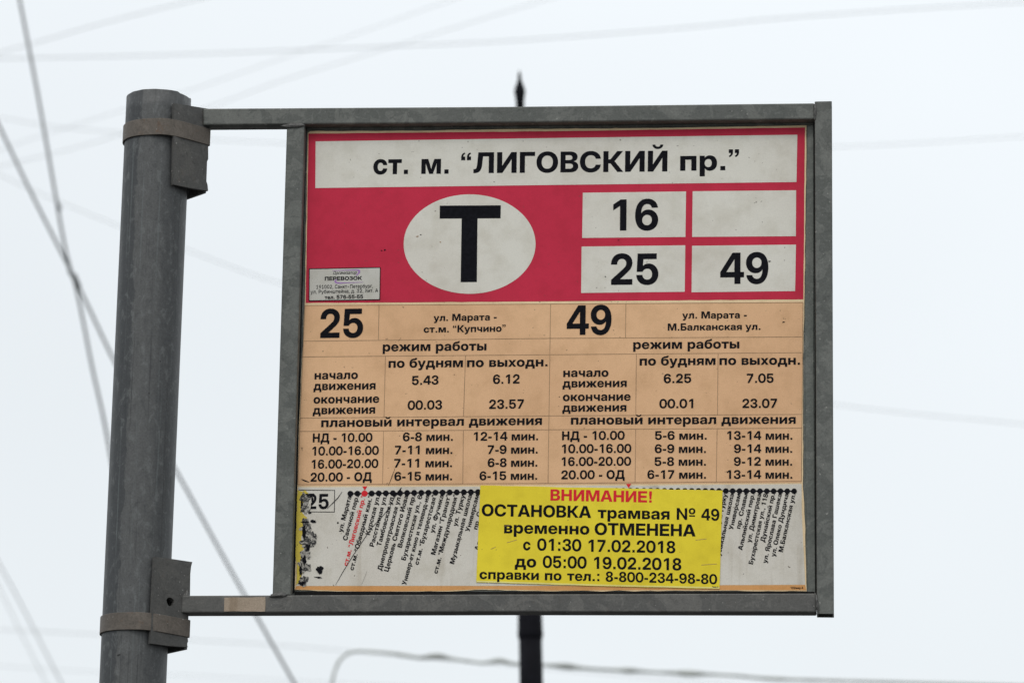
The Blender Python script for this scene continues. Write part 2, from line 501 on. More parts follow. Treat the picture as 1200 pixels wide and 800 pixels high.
# ------------------------------------------------------------------ lettering
# outlines of a plain grotesque: advance | x,y points (thousandths of an em; * marks a curve's control point)
BOLD = {
'а': '562|206,-9 154,-9* 75,25* 29,93* 29,144 29,188* 61,247* 116,283* 189,302* 229,306 276,310* 332,319* 356,336* 356,352 356,355 356,371* 337,397* 304,411* 280,411 255,411* 219,396* 198,369* 196,350 47,350 51,405* 108,484* 212,527* 285,527 340,527* 425,503* 484,456* 514,390* 514,348 514,0 358,0 358,73 356,73 341,46* 300,9* 244,-9*/253,98 284,98* 331,120* 357,160* 357,187 357,235 351,232* 332,226* 307,221* 278,216* 262,213 238,210* 202,194* 181,169* 181,151 181,134* 199,110* 231,98*',
'б': '588|295,-12 216,-12* 94,56* 26,186* 26,279 26,295 26,353* 43,461* 83,555* 155,627* 263,673* 340,679 375,681* 409,691* 421,710* 421,728 546,728 546,675* 514,604* 435,564* 364,558 294,553* 213,519* 175,454* 167,403 167,403 183,429* 231,467* 297,488* 338,488 406,488* 506,430* 562,325* 562,254 562,175* 495,56* 375,-12*/295,111 326,111* 375,142* 403,204* 403,248 403,292* 375,353* 327,384* 295,384 265,384* 214,353* 185,292* 185,248 185,203* 214,142* 264,111*',
'в': '543|48,0 48,516 279,516 382,516* 501,452* 501,380 501,337* 450,277* 391,271 438,268* 495,233* 520,179* 520,146 520,100* 476,35* 385,0* 315,0/197,119 307,119 338,119* 371,144* 371,168 371,194* 338,221* 307,221 197,221/197,306 284,306 316,306* 350,332* 350,356 350,378* 313,404* 279,404 197,404',
'г': '450|429,516 429,384 208,384 208,0 48,0 48,516',
'д': '653|10,-160 10,131 52,131 69,142* 92,182* 106,238* 114,303* 117,338 131,516 559,516 559,131 643,131 643,-160 491,-160 491,0 167,0 167,-160/210,131 409,131 409,387 266,387 261,338 257,265* 234,164*',
'е': '568|289,-12 211,-12* 92,57* 26,179* 26,258 26,336* 93,458* 209,527* 285,527 343,527* 437,489* 506,417* 544,320* 544,261 544,218 80,218 80,316 468,316 396,295 396,330* 370,381* 322,408* 289,408 256,408* 208,381* 182,330* 182,295 182,224 182,188* 209,134* 259,105* 295,105 321,105* 361,119* 389,146* 395,164 539,164 530,112* 460,33* 354,-12*',
'ж': '847|3,0 190,264 4,516 187,516 329,316 344,316 344,516 503,516 503,316 518,316 660,516 843,516 657,264 844,0 656,0 518,192 503,192 503,0 344,0 344,192 329,192 191,0',
'з': '502|250,-8 178,-8* 77,41* 24,123* 24,172 178,172 178,146* 218,115* 250,115 280,115* 319,143* 319,165 319,188* 276,217* 241,217 198,217 198,309 241,309 273,309* 313,337* 313,360 313,381* 279,408* 251,408 222,408* 184,381* 184,358 34,358 34,407* 88,483* 186,527* 252,527 314,527* 409,488* 463,420* 463,377 463,332* 400,275* 351,270 351,269 416,263* 482,196* 482,150 482,104* 423,33* 319,-8*',
'и': '609|561,0 403,0 403,291 403,291 183,0 48,0 48,516 205,516 205,226 206,226 423,516 561,516',
'й': '609|561,0 403,0 403,291 403,291 183,0 48,0 48,516 205,516 205,226 206,226 423,516 561,516/304,576 255,576* 176,617* 130,687* 130,731 223,731 223,699* 269,659* 304,659 340,659* 385,699* 385,731 479,731 479,688* 433,617* 354,576*',
'к': '573|48,0 48,516 208,516 208,318 244,318 392,516 579,516 390,263 580,0 391,0 258,187 208,187 208,0',
'л': '599|9,0 9,125 33,125 52,125* 77,140* 92,173* 100,232* 102,277 111,516 551,516 551,0 391,0 391,391 264,391 257,254 253,163* 208,52* 130,0* 75,0',
'м': '790|48,0 48,516 287,516 357,312 365,287* 378,233* 392,180* 404,131* 410,110 381,110 387,131* 399,180* 412,233* 426,287* 433,312 502,516 742,516 742,0 585,0 585,173 585,209* 586,279* 587,347* 588,414* 589,448 610,448 597,404* 569,312* 540,220* 524,174 461,0 330,0 265,174 250,220* 220,312* 192,404* 179,448 201,448 202,414* 203,347* 204,279* 205,209* 205,173 205,0',
'н': '608|445,330 445,198 163,198 163,330/208,516 208,0 48,0 48,516/560,516 560,0 400,0 400,516',
'о': '589|294,-12 215,-12* 94,55* 26,176* 26,258 26,339* 94,460* 215,527* 294,527 375,527* 495,460* 562,339* 562,258 562,176* 495,55* 375,-12*/294,116 326,116* 374,149* 401,213* 401,258 401,303* 374,366* 326,399* 294,399 263,399* 215,366* 188,303* 188,258 188,213* 215,149* 263,116*',
'п': '596|548,516 548,0 389,0 389,384 208,384 208,0 48,0 48,516',
'р': '606|48,-204 48,516 206,516 206,447 208,447 224,474* 268,509* 325,527* 358,527 424,527* 523,459* 580,338* 580,258 580,177* 524,56* 424,-11* 357,-11 323,-11* 267,9* 223,48* 210,77 208,77 208,-204/313,117 346,117* 393,151* 418,214* 418,258 418,303* 393,366* 346,399* 313,399 280,399* 229,364* 201,301* 201,258 201,216* 229,152* 280,117*',
'с': '564|290,-12 211,-12* 93,56* 26,178* 26,258 26,338* 93,459* 211,527* 290,527 343,527* 432,496* 498,440* 536,363* 539,316 385,316 383,335* 368,366* 345,388* 313,400* 293,400 260,400* 213,365* 188,302* 188,258 188,214* 213,150* 260,116* 293,116 313,116* 344,127* 368,150* 382,181* 385,201 539,201 538,154* 500,77* 434,20* 344,-12*',
'т': '519|180,0 180,385 9,385 9,516 510,516 510,385 340,385 340,0',
'у': '565|63,-204 63,-79 133,-79 150,-79* 171,-69* 185,-46* 191,-27 202,1 3,516 171,516 250,272 265,225* 293,129* 306,81 261,81 273,129* 300,225* 316,272 396,516 562,516 338,-75 321,-120* 275,-177* 212,-204* 170,-204 144,-204* 89,-204*',
'х': '545|3,0 209,297 206,233 17,516 190,516 228,451 248,417* 282,356* 299,325 251,325 269,356* 303,417* 323,451 363,516 533,516 338,233 342,297 542,0 368,0 324,69 305,102* 271,161* 254,192 293,192 276,161* 242,102* 221,69 177,0',
'ц': '656|48,0 48,516 208,516 208,131 389,131 389,516 548,516 548,0/463,-156 463,0 419,0 419,142 626,142 618,-156',
'ч': '585|307,142 180,142* 48,243* 48,346 48,516 208,516 208,352 208,308* 254,273* 307,273 342,273* 412,288* 453,302 453,171 438,164* 388,150* 331,142*/377,0 377,516 536,516 536,0',
'ш': '847|48,516 208,516 208,131 347,131 347,516 500,516 500,131 639,131 639,516 799,516 799,0 48,0',
'щ': '877|48,516 208,516 208,131 347,131 347,516 500,516 500,131 639,131 639,516 799,516 799,0 48,0/714,-156 714,0 670,0 670,142 877,142 869,-156',
'ь': '543|148,353 303,353 370,353* 466,310* 517,232* 517,177 517,122* 466,43* 370,0* 303,0 48,0 48,516 208,516 208,125 297,125 329,125* 364,153* 364,178 364,203* 329,230* 297,230 148,230',
'ы': '756|148,353 303,353 370,353* 466,310* 517,232* 517,177 517,122* 466,43* 370,0* 303,0 48,0 48,516 208,516 208,125 297,125 329,125* 364,153* 364,178 364,203* 329,230* 297,230 148,230/548,0 548,516 707,516 707,0',
'ю': '843|48,0 48,516 208,516 208,0/163,192 163,324 333,324 333,192/548,-12 469,-12* 348,55* 281,176* 281,258 281,339* 348,460* 469,527* 548,527 629,527* 749,460* 816,339* 816,258 816,176* 749,55* 629,-12*/548,116 580,116* 628,149* 655,213* 655,258 655,303* 628,366* 580,399* 548,399 517,399* 469,366* 442,303* 442,258 442,213* 469,149* 517,116*',
'я': '564|516,0 365,0 365,392 274,392 230,392* 187,364* 187,332 187,300* 231,272* 277,272 428,272 428,161 258,161 151,161* 29,252* 29,334 29,420* 148,516* 252,516 516,516/179,0 6,0 161,225 330,225',
'А': '729|3,0 255,728 473,728 726,0 540,0 436,332 413,408* 367,566* 342,661 388,661 362,566* 315,408* 291,332 184,0/171,146 171,278 558,278 558,146',
'Б': '626|50,0 50,728 539,728 539,592 212,592 212,435 365,435 438,435* 544,385* 602,292* 602,225 602,156* 544,55* 438,0* 365,0/212,129 339,129 388,129* 444,178* 444,222 444,263* 388,311* 339,311 212,311',
'В': '646|50,0 50,728 348,728 428,728* 539,681* 596,597* 596,542 596,500* 563,434* 503,391* 463,381 463,380 508,377* 580,333* 622,257* 622,205 622,145* 563,52* 450,0* 368,0/212,129 342,129 394,129* 452,175* 452,217 452,245* 426,285* 378,307* 344,307 212,307/212,430 334,430 363,430* 407,450* 430,488* 430,514 430,553* 378,599* 334,599 212,599',
'Г': '559|538,728 538,585 216,585 216,0 50,0 50,728',
'Д': '821|21,-156 21,142 75,142 94,155* 126,193* 153,254* 173,349* 178,420 203,728 722,728 722,142 800,142 800,-156 640,-156 640,0 181,0 181,-156/261,142 556,142 556,585 356,585 341,420 335,349* 311,244* 280,169*',
'Е': '615|50,0 50,728 584,728 584,585 216,585 216,435 556,435 556,297 216,297 216,142 584,142 584,0',
'Ж': '1027|597,728 597,0 430,0 430,728/4,0 212,374 14,728 199,728 357,423 674,423 827,728 1011,728 820,376 1023,0 841,0 689,289 340,289 183,0',
'З': '625|314,-12 219,-12* 94,58* 32,174* 32,243 190,243 190,204* 219,146* 274,116* 313,116 349,116* 403,141* 433,186* 433,215 433,244* 400,287* 341,311* 300,311 234,311 234,429 300,429 338,429* 392,451* 421,491* 421,518 421,547* 394,591* 346,615* 314,615 281,615* 230,588* 202,540* 202,508 46,508 46,574* 111,679* 231,739* 314,739 390,739* 508,687* 576,596* 576,536 576,474* 496,391* 435,380 435,379 487,372* 560,323* 598,248* 598,205 598,143* 526,44* 398,-12*',
'И': '729|680,0 513,0 513,315 513,336* 514,410* 517,505* 520,558 551,543 525,495* 476,407* 435,337* 421,315 223,0 50,0 50,728 216,728 216,397 216,372* 215,288* 212,197* 210,162 191,206 208,237* 245,305* 280,365* 290,382 506,728 680,728',
'Й': '729|680,0 513,0 513,315 513,336* 514,410* 517,505* 520,558 551,543 525,495* 476,407* 435,337* 421,315 223,0 50,0 50,728 216,728 216,397 216,372* 215,288* 212,197* 210,162 191,206 208,237* 245,305* 280,365* 290,382 506,728 680,728/366,788 316,788* 237,829* 191,899* 191,942 284,942 284,911* 330,871* 366,871 402,871* 447,911* 447,942 541,942 541,899* 495,829* 416,788*',
'К': '699|50,0 50,728 216,728 216,443 278,443 491,728 683,728 411,375 695,0 503,0 279,300 216,300 216,0',
'Л': '728|21,0 21,142 41,142 76,142* 115,173* 135,258* 142,340 174,728 678,728 678,0 512,0 512,585 328,585 303,306 295,217* 254,99* 188,30* 99,0* 43,0',
'М': '903|50,0 50,728 295,728 398,423 406,398* 427,326* 449,247* 468,175* 474,151 432,151 438,175* 456,247* 478,326* 499,398* 506,423 608,728 854,728 854,0 690,0 690,326 690,350* 692,421* 695,503* 697,587* 697,625 717,625 706,585* 682,500* 659,418* 638,349* 631,326 520,0 385,0 272,326 265,349* 243,418* 220,500* 195,585* 184,625 207,625 207,587* 209,503* 211,421* 213,350* 213,326 213,0',
'Н': '721|50,0 50,728 216,728 216,442 504,442 504,728 671,728 671,0 504,0 504,299 216,299 216,0',
'О': '747|374,-12 275,-12* 118,78* 27,246* 27,363 27,481* 118,650* 275,739* 374,739 472,739* 628,650* 720,481* 720,363 720,246* 628,78* 472,-12*/374,134 427,134* 507,188* 552,291* 552,363 552,436* 507,539* 427,593* 374,593 320,593* 240,539* 195,436* 195,363 195,291* 240,188* 320,134*',
'П': '721|671,728 671,0 504,0 504,585 216,585 216,0 50,0 50,728',
'Р': '636|50,0 50,728 343,728 427,728* 549,668* 615,559* 615,484 615,410* 548,300* 426,241* 342,241 143,241 143,379 332,379 369,379* 423,405* 452,452* 452,484 452,517* 423,563* 369,589* 332,589 216,589 216,0',
'С': '727|375,-12 276,-12* 118,78* 27,246* 27,363 27,481* 118,650* 276,739* 375,739 441,739* 553,700* 639,628* 693,528* 701,466 533,466 527,496* 500,543* 460,576* 409,593* 378,593 320,593* 238,537* 195,435* 195,363 195,293* 238,190* 320,134* 378,134 409,134* 460,151* 500,184* 527,231* 533,261 701,261 693,199* 639,99* 553,27* 441,-12*',
'Т': '642|21,585 21,728 621,728 621,585 404,585 404,0 238,0 238,585',
'У': '669|112,0 112,142 172,142 209,142* 241,163* 249,185 260,211 3,728 193,728 271,556 290,515* 325,434* 359,355* 376,314 318,314 341,375* 387,494* 412,556 481,728 666,728 405,146 383,98* 326,32* 248,0* 195,0',
'Ф': '825|354,48 254,48* 107,125* 27,267* 27,364 27,461* 107,602* 254,679* 354,679 471,679 572,679* 718,602* 798,461* 798,364 798,267* 718,125* 572,48* 471,48/358,190 467,190 522,190* 597,229* 635,307* 635,364 635,421* 597,498* 522,538* 467,538 358,538 303,538* 229,498* 191,421* 191,364 191,307* 229,229* 303,190*/332,-31 332,759 493,759 493,-31',
'Ц': '768|661,0 50,0 50,728 216,728 216,142 494,142 494,728 661,728/575,-156 575,0 532,0 532,142 739,142 731,-156',
'Я': '655|605,0 439,0 439,590 320,590 283,590* 229,564* 200,517* 200,484 200,452* 229,404* 283,378* 320,378 505,378 505,246 318,246 233,246* 107,304* 37,411* 37,484 37,559* 103,668* 225,728* 309,728 605,728/196,0 19,0 187,329 360,329',
'э': '564|274,-12 220,-12* 130,20* 64,77* 26,154* 25,201 179,201 182,181* 196,150* 219,127* 251,116* 271,116 304,116* 351,150* 376,214* 376,258 376,302* 351,365* 304,400* 271,400 251,400* 219,388* 195,366* 181,335* 179,316 25,316 28,363* 66,440* 132,496* 221,527* 274,527 353,527* 471,459* 537,338* 537,258 537,178* 471,56* 353,-12*/389,214 216,214 216,304 389,304',
'0': '640|320,-12 226,-12* 90,80* 17,248* 17,363 17,480* 90,648* 226,739* 320,739 415,739* 550,648* 623,480* 623,363 623,247* 550,79* 415,-12*/320,120 365,120* 431,179* 466,288* 466,363 466,439* 431,549* 365,608* 320,608 275,608* 209,549* 174,439* 174,363 174,288* 209,179* 275,120*',
'1': '640|460,728 460,0 299,0 299,577 298,577 130,471 130,614 310,728',
'2': '640|56,0 56,120 324,346 353,371* 401,417* 431,469* 431,502 431,534* 404,582* 355,608* 322,608 286,608* 233,576* 205,516* 205,474 51,474 51,555* 118,674* 239,739* 322,739 399,739* 518,683* 586,581* 586,511 586,459* 547,375* 474,298* 424,255 281,133 281,132 589,132 589,0',
'3': '640|319,-12 224,-12* 99,58* 37,174* 37,243 195,243 195,204* 224,146* 280,116* 318,116 354,116* 408,141* 439,186* 439,215 439,244* 406,287* 346,311* 306,311 239,311 239,429 306,429 343,429* 397,451* 426,491* 426,518 426,547* 399,591* 351,615* 319,615 286,615* 235,588* 207,540* 207,508 51,508 51,574* 116,679* 236,739* 319,739 395,739* 514,687* 581,596* 581,536 581,474* 502,391* 440,380 440,379 492,372* 565,323* 603,248* 603,205 603,143* 531,44* 403,-12*',
'4': '640|16,152 16,279 329,728 434,728 434,572 376,572 173,280 173,279 624,279 624,152/377,0 377,191 377,247 377,728 533,728 533,0',
'5': '640|320,-11 241,-11* 119,48* 48,155* 43,227 200,227 201,195* 233,145* 287,116* 321,116 357,116* 410,148* 440,205* 440,242 440,280* 410,338* 358,371* 323,371 278,371* 216,333* 204,299 54,299 75,728 553,728 553,595 222,595 210,440 211,440 237,466* 310,493* 353,493 402,493* 490,456* 558,389* 597,299* 597,247 597,171* 528,55* 404,-11*',
'6': '640|330,-12 260,-12* 150,37* 74,129* 34,263* 34,348 34,438* 74,582* 150,685* 262,739* 334,739 409,739* 523,683* 591,586* 597,525 443,525 435,566* 377,613* 331,613 282,613* 218,560* 187,465* 187,400 188,400 206,428* 257,465* 321,484* 359,484 430,484* 542,420* 606,310* 606,240 606,165* 535,52* 411,-12*/329,117 363,117* 417,149* 448,205* 448,240 448,275* 417,330* 364,361* 329,361 304,361* 261,343* 228,310* 210,266* 210,239 210,205* 241,149* 295,117*',
'7': '640|112,0 410,589 410,590 62,590 62,728 578,728 578,593 280,0',
'8': '640|320,-12 235,-12* 107,40* 36,134* 36,196 36,246* 81,322* 162,371* 217,378 217,378 145,388* 60,474* 60,541 60,600* 126,689* 243,739* 320,739 398,739* 515,690* 580,601* 580,541 580,474* 495,389* 423,378 423,378 478,371* 559,322* 604,246* 604,196 604,134* 533,40* 405,-12*/320,106 354,106* 407,132* 436,178* 436,208 436,239* 406,286* 354,313* 320,313 286,313* 233,286* 203,239* 203,208 203,178* 233,132* 285,106*/320,433 350,433* 396,456* 421,498* 421,526 421,554* 396,596* 351,618* 320,618 289,618* 244,596* 219,554* 219,526 219,498* 244,456* 289,433*',
'9': '640|305,-12 230,-12* 116,45* 48,142* 42,202 196,202 204,162* 262,114* 308,114 358,114* 421,167* 452,263* 452,327 451,327 433,300* 382,263* 319,245* 281,245 210,245* 98,308* 34,418* 34,488 34,563* 105,676* 229,739* 310,739 380,739* 490,691* 566,598* 606,465* 606,379 606,290* 566,146* 489,43* 377,-12*/311,367 336,367* 379,386* 412,418* 430,463* 430,489 430,524* 399,579* 345,610* 311,610 278,610* 223,579* 192,523* 192,488 192,454* 223,399* 277,367*',
'№': '1083|50,0 50,728 181,728 468,235 473,235 473,728 605,728 605,0 477,0 189,491 182,491 182,0/704,211 704,295 1019,295 1019,211/861,353 807,353* 729,400* 686,480* 686,530 686,559 686,609* 729,689* 807,736* 861,736 915,736* 993,689* 1035,609* 1035,559 1035,530 1035,481* 993,400* 915,353*/861,444 894,444* 931,491* 931,530 931,559 930,599* 894,645* 861,645 827,645* 791,599* 791,559 791,530 791,491* 828,444*',
'ф': '770|305,-12 225,-12* 99,55* 26,176* 26,258 26,339* 99,460* 225,527* 305,527 465,527 545,527* 670,460* 743,339* 743,258 743,176* 670,55* 545,-12* 465,-12/305,113 465,113 496,113* 551,148* 584,213* 584,258 584,303* 551,369* 496,405* 465,405 305,405 274,405* 219,369* 185,303* 185,258 185,213* 219,148* 274,113*/305,-204 305,728 465,728 465,-204',
'.': '300|75,0 225,0 225,150 75,150',
':': '340|95,0 245,0 245,150 95,150/95,385 245,385 245,535 95,535',
',': '300|75,0 75,150 225,150 225,45 215,-40 175,-100 105,-140 75,-85 125,-60 150,-25 152,0',
'-': '370|45,195 325,195 325,335 45,335',
'!': '340|95,0 245,0 245,150 95,150/120,205 220,205 250,520 250,728 90,728 90,520',
}
REGULAR = {
'а': '566|226,-12 175,-12* 91,26* 41,101* 41,155 41,201* 78,260* 139,295* 214,312* 252,317 301,323* 362,330* 391,347* 391,367 391,369 391,401* 367,445* 319,468* 283,468 247,468* 194,446* 161,411* 153,392 57,419 76,468* 146,527* 235,553* 281,553 313,553* 385,538* 451,497* 492,422* 492,362 492,0 394,0 394,75 388,75 378,54* 336,14* 272,-12*/248,71 293,71* 357,107* 391,165* 391,197 391,269 385,263* 351,253* 308,246* 268,240* 255,239 225,235* 173,216* 142,181* 142,152 142,126* 169,90* 217,71*',
'б': '597|301,-12 229,-12* 115,55* 48,180* 48,267 48,285 48,365* 67,487* 108,575* 177,634* 276,666* 343,670 377,672* 412,686* 424,710* 424,728 511,728 511,683* 479,625* 406,594* 345,589 274,584* 183,548* 137,459* 129,374 132,374 147,411* 207,476* 291,516* 339,516 398,516* 493,449* 549,333* 549,260 549,182* 485,59* 373,-12*/302,74 348,74* 413,117* 448,198* 448,255 448,311* 415,391* 351,434* 306,434 259,434* 188,388* 149,306* 149,251 149,200* 186,120* 254,74*',
'в': '568|74,0 74,546 299,546 390,546* 498,467* 498,400 498,353* 439,296* 388,286 423,282* 484,247* 521,188* 521,147 521,104* 476,38* 392,0* 334,0/170,87 334,87 373,87* 419,125* 419,158 419,197* 373,241* 334,241 170,241/170,318 300,318 346,318* 398,356* 398,389 398,422* 345,458* 299,458 170,458',
'г': '440|420,546 420,457 175,457 175,0 74,0 74,546',
'д': '624|20,-157 20,89 64,89 81,105* 105,148* 122,207* 133,287* 138,340 155,546 522,546 522,89 605,89 605,-157 505,-157 505,0 120,0 120,-157/175,89 422,89 422,457 245,457 235,340 228,252* 202,127*',
'е': '586|307,-11 227,-11* 111,58* 48,184* 48,269 48,353* 110,481* 222,553* 298,553 343,553* 430,523* 499,458* 540,353* 540,279 540,241 108,241 108,320 487,320 439,293 439,344* 407,423* 345,467* 298,467 251,467* 185,422* 150,348* 150,305 150,252 150,195* 190,115* 261,74* 308,74 339,74* 389,92* 425,127* 435,154 531,130 518,88* 457,24* 365,-11*',
'и': '599|525,0 423,0 423,377 417,377 167,0 74,0 74,546 175,546 175,168 181,168 432,546 525,546',
'й': '599|525,0 423,0 423,377 417,377 167,0 74,0 74,546 175,546 175,168 181,168 432,546 525,546/299,620 258,620* 191,658* 151,722* 151,762 221,762 221,729* 265,687* 299,687 333,687* 377,729* 377,762 447,762 447,722* 408,658* 341,620*',
'к': '552|74,0 74,546 175,546 175,313 227,313 412,546 537,546 325,280 540,0 414,0 246,223 175,223 175,0',
'л': '582|10,0 10,89 29,89 52,89* 83,108* 103,154* 114,236* 117,301 127,546 508,546 508,0 406,0 406,457 223,457 215,272 211,180* 176,59* 104,0* 44,0',
'м': '780|74,0 74,546 227,546 340,264 351,236* 368,182* 382,130* 393,80* 398,56 382,56 387,79* 398,128* 411,181* 429,236* 440,264 551,546 706,546 706,0 605,0 605,269 605,296* 606,354* 607,414* 608,476* 609,506 618,506 607,461* 586,385* 560,311* 543,269 433,0 345,0 234,269 217,311* 191,385* 169,462* 158,506 170,506 170,480* 172,420* 173,357* 174,297* 174,269 174,0',
'н': '596|446,325 446,236 150,236 150,325/175,546 175,0 74,0 74,546/522,546 522,0 421,0 421,546',
'о': '603|301,-11 225,-11* 111,59* 48,186* 48,270 48,355* 111,482* 225,553* 301,553 378,553* 492,482* 555,355* 555,270 555,186* 492,59* 378,-11*/301,76 352,76* 419,129* 452,218* 452,270 452,323* 419,412* 352,466* 301,466 250,466* 184,412* 152,323* 152,270 152,218* 184,129* 250,76*',
'п': '594|520,546 520,0 419,0 419,457 176,457 176,0 74,0 74,546',
'р': '616|74,-204 74,546 172,546 172,457 182,457 191,474* 225,519* 288,553* 339,553 406,553* 509,486* 568,360* 568,272 568,184* 510,57* 406,-11* 339,-11 289,-11* 226,23* 191,68* 182,85 175,85 175,-204/319,77 367,77* 432,129* 465,217* 465,272 465,327* 432,414* 367,465* 319,465 271,465* 207,417* 174,330* 174,272 174,215* 207,126* 272,77*',
'с': '575|301,-11 225,-11* 111,59* 48,186* 48,270 48,355* 111,482* 225,553* 301,553 343,553* 416,531* 475,491* 517,432* 527,395 431,370 425,391* 402,426* 369,452* 327,466* 301,466 250,466* 184,412* 152,323* 152,270 152,217* 184,129* 250,76* 301,76 327,76* 371,90* 404,116* 427,153* 433,175 529,151 519,113* 477,53* 417,11* 343,-11*',
'т': '476|188,0 188,459 10,459 10,546 466,546 466,459 289,459 289,0',
'у': '571|66,-197 91,-113 102,-116 130,-123* 174,-116* 208,-81* 219,-44 231,-3 24,546 134,546 244,232 262,180* 287,79* 301,29 268,29 282,79* 308,181* 326,232 438,546 548,546 310,-78 293,-121* 245,-179* 180,-208* 138,-208 113,-208* 75,-201*',
'ш': '831|74,546 175,546 175,89 365,89 365,546 466,546 466,89 656,89 656,546 757,546 757,0 74,0',
'А': '703|25,0 286,728 413,728 678,0 565,0 419,413 403,459* 364,589* 338,682 359,682 334,588* 295,457* 280,413 139,0/163,195 163,285 540,285 540,195',
'П': '744|661,728 661,0 555,0 555,636 189,636 189,0 83,0 83,728',
'Р': '641|83,0 83,728 340,728 424,728* 536,665* 591,559* 591,493 591,426* 535,320* 424,257* 339,257 162,257 162,348 331,348 385,348* 453,386* 484,451* 484,493 484,534* 453,599* 385,636* 330,636 189,636 189,0',
'С': '733|383,-10 289,-10* 141,80* 56,247* 56,363 56,480* 141,647* 289,737* 383,737 439,737* 540,705* 619,641* 671,551* 681,494 574,494 567,530* 532,584* 481,622* 418,641* 383,641 320,641* 219,576* 161,453* 161,363 161,274* 220,150* 320,87* 383,87 418,87* 480,106* 532,144* 567,198* 575,234 681,234 672,179* 621,90* 542,25* 441,-10*',
'О': '766|383,-10 289,-10* 142,80* 56,247* 56,363 56,480* 142,647* 289,737* 383,737 477,737* 625,647* 710,480* 710,363 710,247* 625,80* 477,-10*/383,87 446,87* 547,150* 605,274* 605,363 605,453* 547,577* 446,641* 383,641 320,641* 219,577* 161,453* 161,363 161,274* 219,151* 320,87*',
'0': '648|324,-10 240,-10* 124,78* 64,245* 64,363 64,481* 125,648* 241,737* 324,737 407,737* 524,648* 584,481* 584,363 584,245* 524,78* 408,-10*/324,81 375,81* 445,147* 482,273* 482,363 482,454* 445,581* 375,647* 324,647 273,647* 202,581* 166,454* 166,363 166,273* 202,147* 273,81*',
'1': '648|104,0 104,88 564,88 564,0/403,728 403,0 298,0 298,631 294,631 120,504 120,612 279,728',
'2': '648|87,0 87,76 332,334 371,375* 423,438* 450,496* 450,529 450,565* 415,619* 356,648* 318,648 279,648* 220,615* 188,557* 188,517 87,517 87,583* 148,682* 253,737* 321,737 388,737* 492,683* 551,590* 551,531 551,492* 522,416* 448,320* 381,252 233,97 233,91 562,91 562,0',
'3': '648|311,-10 242,-10* 129,38* 60,127* 56,188 164,188 168,154* 208,106* 273,82* 312,82 355,82* 422,111* 461,168* 461,210 461,247* 426,310* 350,349* 289,349 224,349 224,428 404,631 404,636 93,636 93,728 540,728 540,650 307,394 307,413 387,422* 504,368* 568,269* 568,207 568,143* 502,45* 386,-10*',
'4': '648|53,144 53,229 338,728 442,728 163,240 163,234 595,234 595,144/397,0 397,169 398,209 398,454 497,454 497,0',
'5': '648|316,-10 249,-10* 144,42* 82,131* 80,188 182,188 185,157* 222,108* 280,80* 316,80 358,80* 424,119* 461,189* 461,233 461,278* 422,348* 355,389* 311,389 277,389* 210,366* 190,348 92,362 133,728 529,728 529,636 222,636 198,431 202,431 224,451* 294,477* 334,477 384,477* 468,441* 530,376* 565,287* 565,235 565,164* 500,54* 388,-10*',
'6': '648|324,-10 256,-10* 148,51* 86,160* 86,232 86,285* 131,401* 187,483 352,728 464,728 224,377 208,377 218,397* 257,430* 310,451* 341,451 408,451* 507,396* 562,295* 562,227 562,158* 500,51* 393,-10*/324,79 365,79* 426,117* 462,184* 462,226 462,270* 426,336* 365,374* 324,374 284,374* 221,336* 186,271* 186,228 186,184* 221,117* 284,79*',
'7': '648|134,0 453,631 453,636 84,636 84,728 563,728 563,632 245,0',
'8': '648|323,-10 248,-10* 132,43* 67,135* 67,194 67,240* 105,318* 171,370* 212,377 212,381 158,395* 93,485* 93,543 93,599* 153,687* 257,737* 323,737 390,737* 493,687* 553,599* 553,543 553,485* 488,395* 435,381 435,377 475,370* 541,318* 580,240* 580,194 580,135* 515,43* 399,-10*/323,78 369,78* 436,108* 473,163* 473,200 473,239* 434,298* 366,332* 323,332 280,332* 212,298* 173,239* 173,200 173,163* 210,108* 277,78*/323,417 360,417* 417,446* 450,500* 450,535 450,569* 419,621* 361,649* 323,649 285,649* 228,621* 196,569* 196,535 196,500* 228,447* 286,417*',
'9': '648|323,737 392,737* 500,677* 562,567* 562,495 562,442* 517,327* 461,244 295,0 184,0 423,350 439,350 430,330* 390,297* 337,277* 306,277 240,277* 141,332* 86,432* 86,501 86,570* 147,676* 255,737*/323,649 283,649* 221,611* 186,544* 186,501 186,458* 221,391* 283,354* 323,354 364,354* 426,391* 461,457* 461,500 461,543* 426,611* 364,649*',
'.': '269|136,-7 107,-7* 66,34* 66,63 66,92* 107,133* 136,133 165,133* 206,92* 206,63 206,34* 165,-7*',
',': '269|47,-179 90,104 201,104 122,-179',
'-': '648|484,353 484,263 162,263 162,353',
'з': '500|249,-7 191,-7* 99,31* 45,98* 44,141 146,141 148,114* 207,77* 248,77 294,77* 351,124* 351,159 351,197* 290,243* 237,243 200,243 200,314 237,314 281,314* 338,357* 338,394 338,428* 290,471* 251,471 212,471* 154,433* 153,401 55,401 56,446* 109,514* 198,552* 252,552 308,552* 391,511* 436,442* 436,400 436,351* 375,291* 330,284 330,280 393,271* 457,202* 457,151 457,106* 404,34* 310,-7*',
'ё': '586|307,-11 227,-11* 111,58* 48,184* 48,269 48,353* 110,481* 222,553* 298,553 343,553* 430,523* 499,458* 540,353* 540,279 540,241 108,241 108,320 487,320 439,293 439,344* 407,423* 345,467* 298,467 251,467* 185,422* 150,348* 150,305 150,252 150,195* 190,115* 261,74* 308,74 339,74* 389,92* 425,127* 435,154 531,130 518,88* 457,24* 365,-11*/400,632 374,632* 338,668* 338,693 338,718* 374,754* 400,754 425,754* 461,718* 461,693 461,668* 425,632*/192,632 166,632* 130,668* 130,693 130,718* 166,754* 192,754 217,754* 253,718* 253,693 253,668* 217,632*',
}
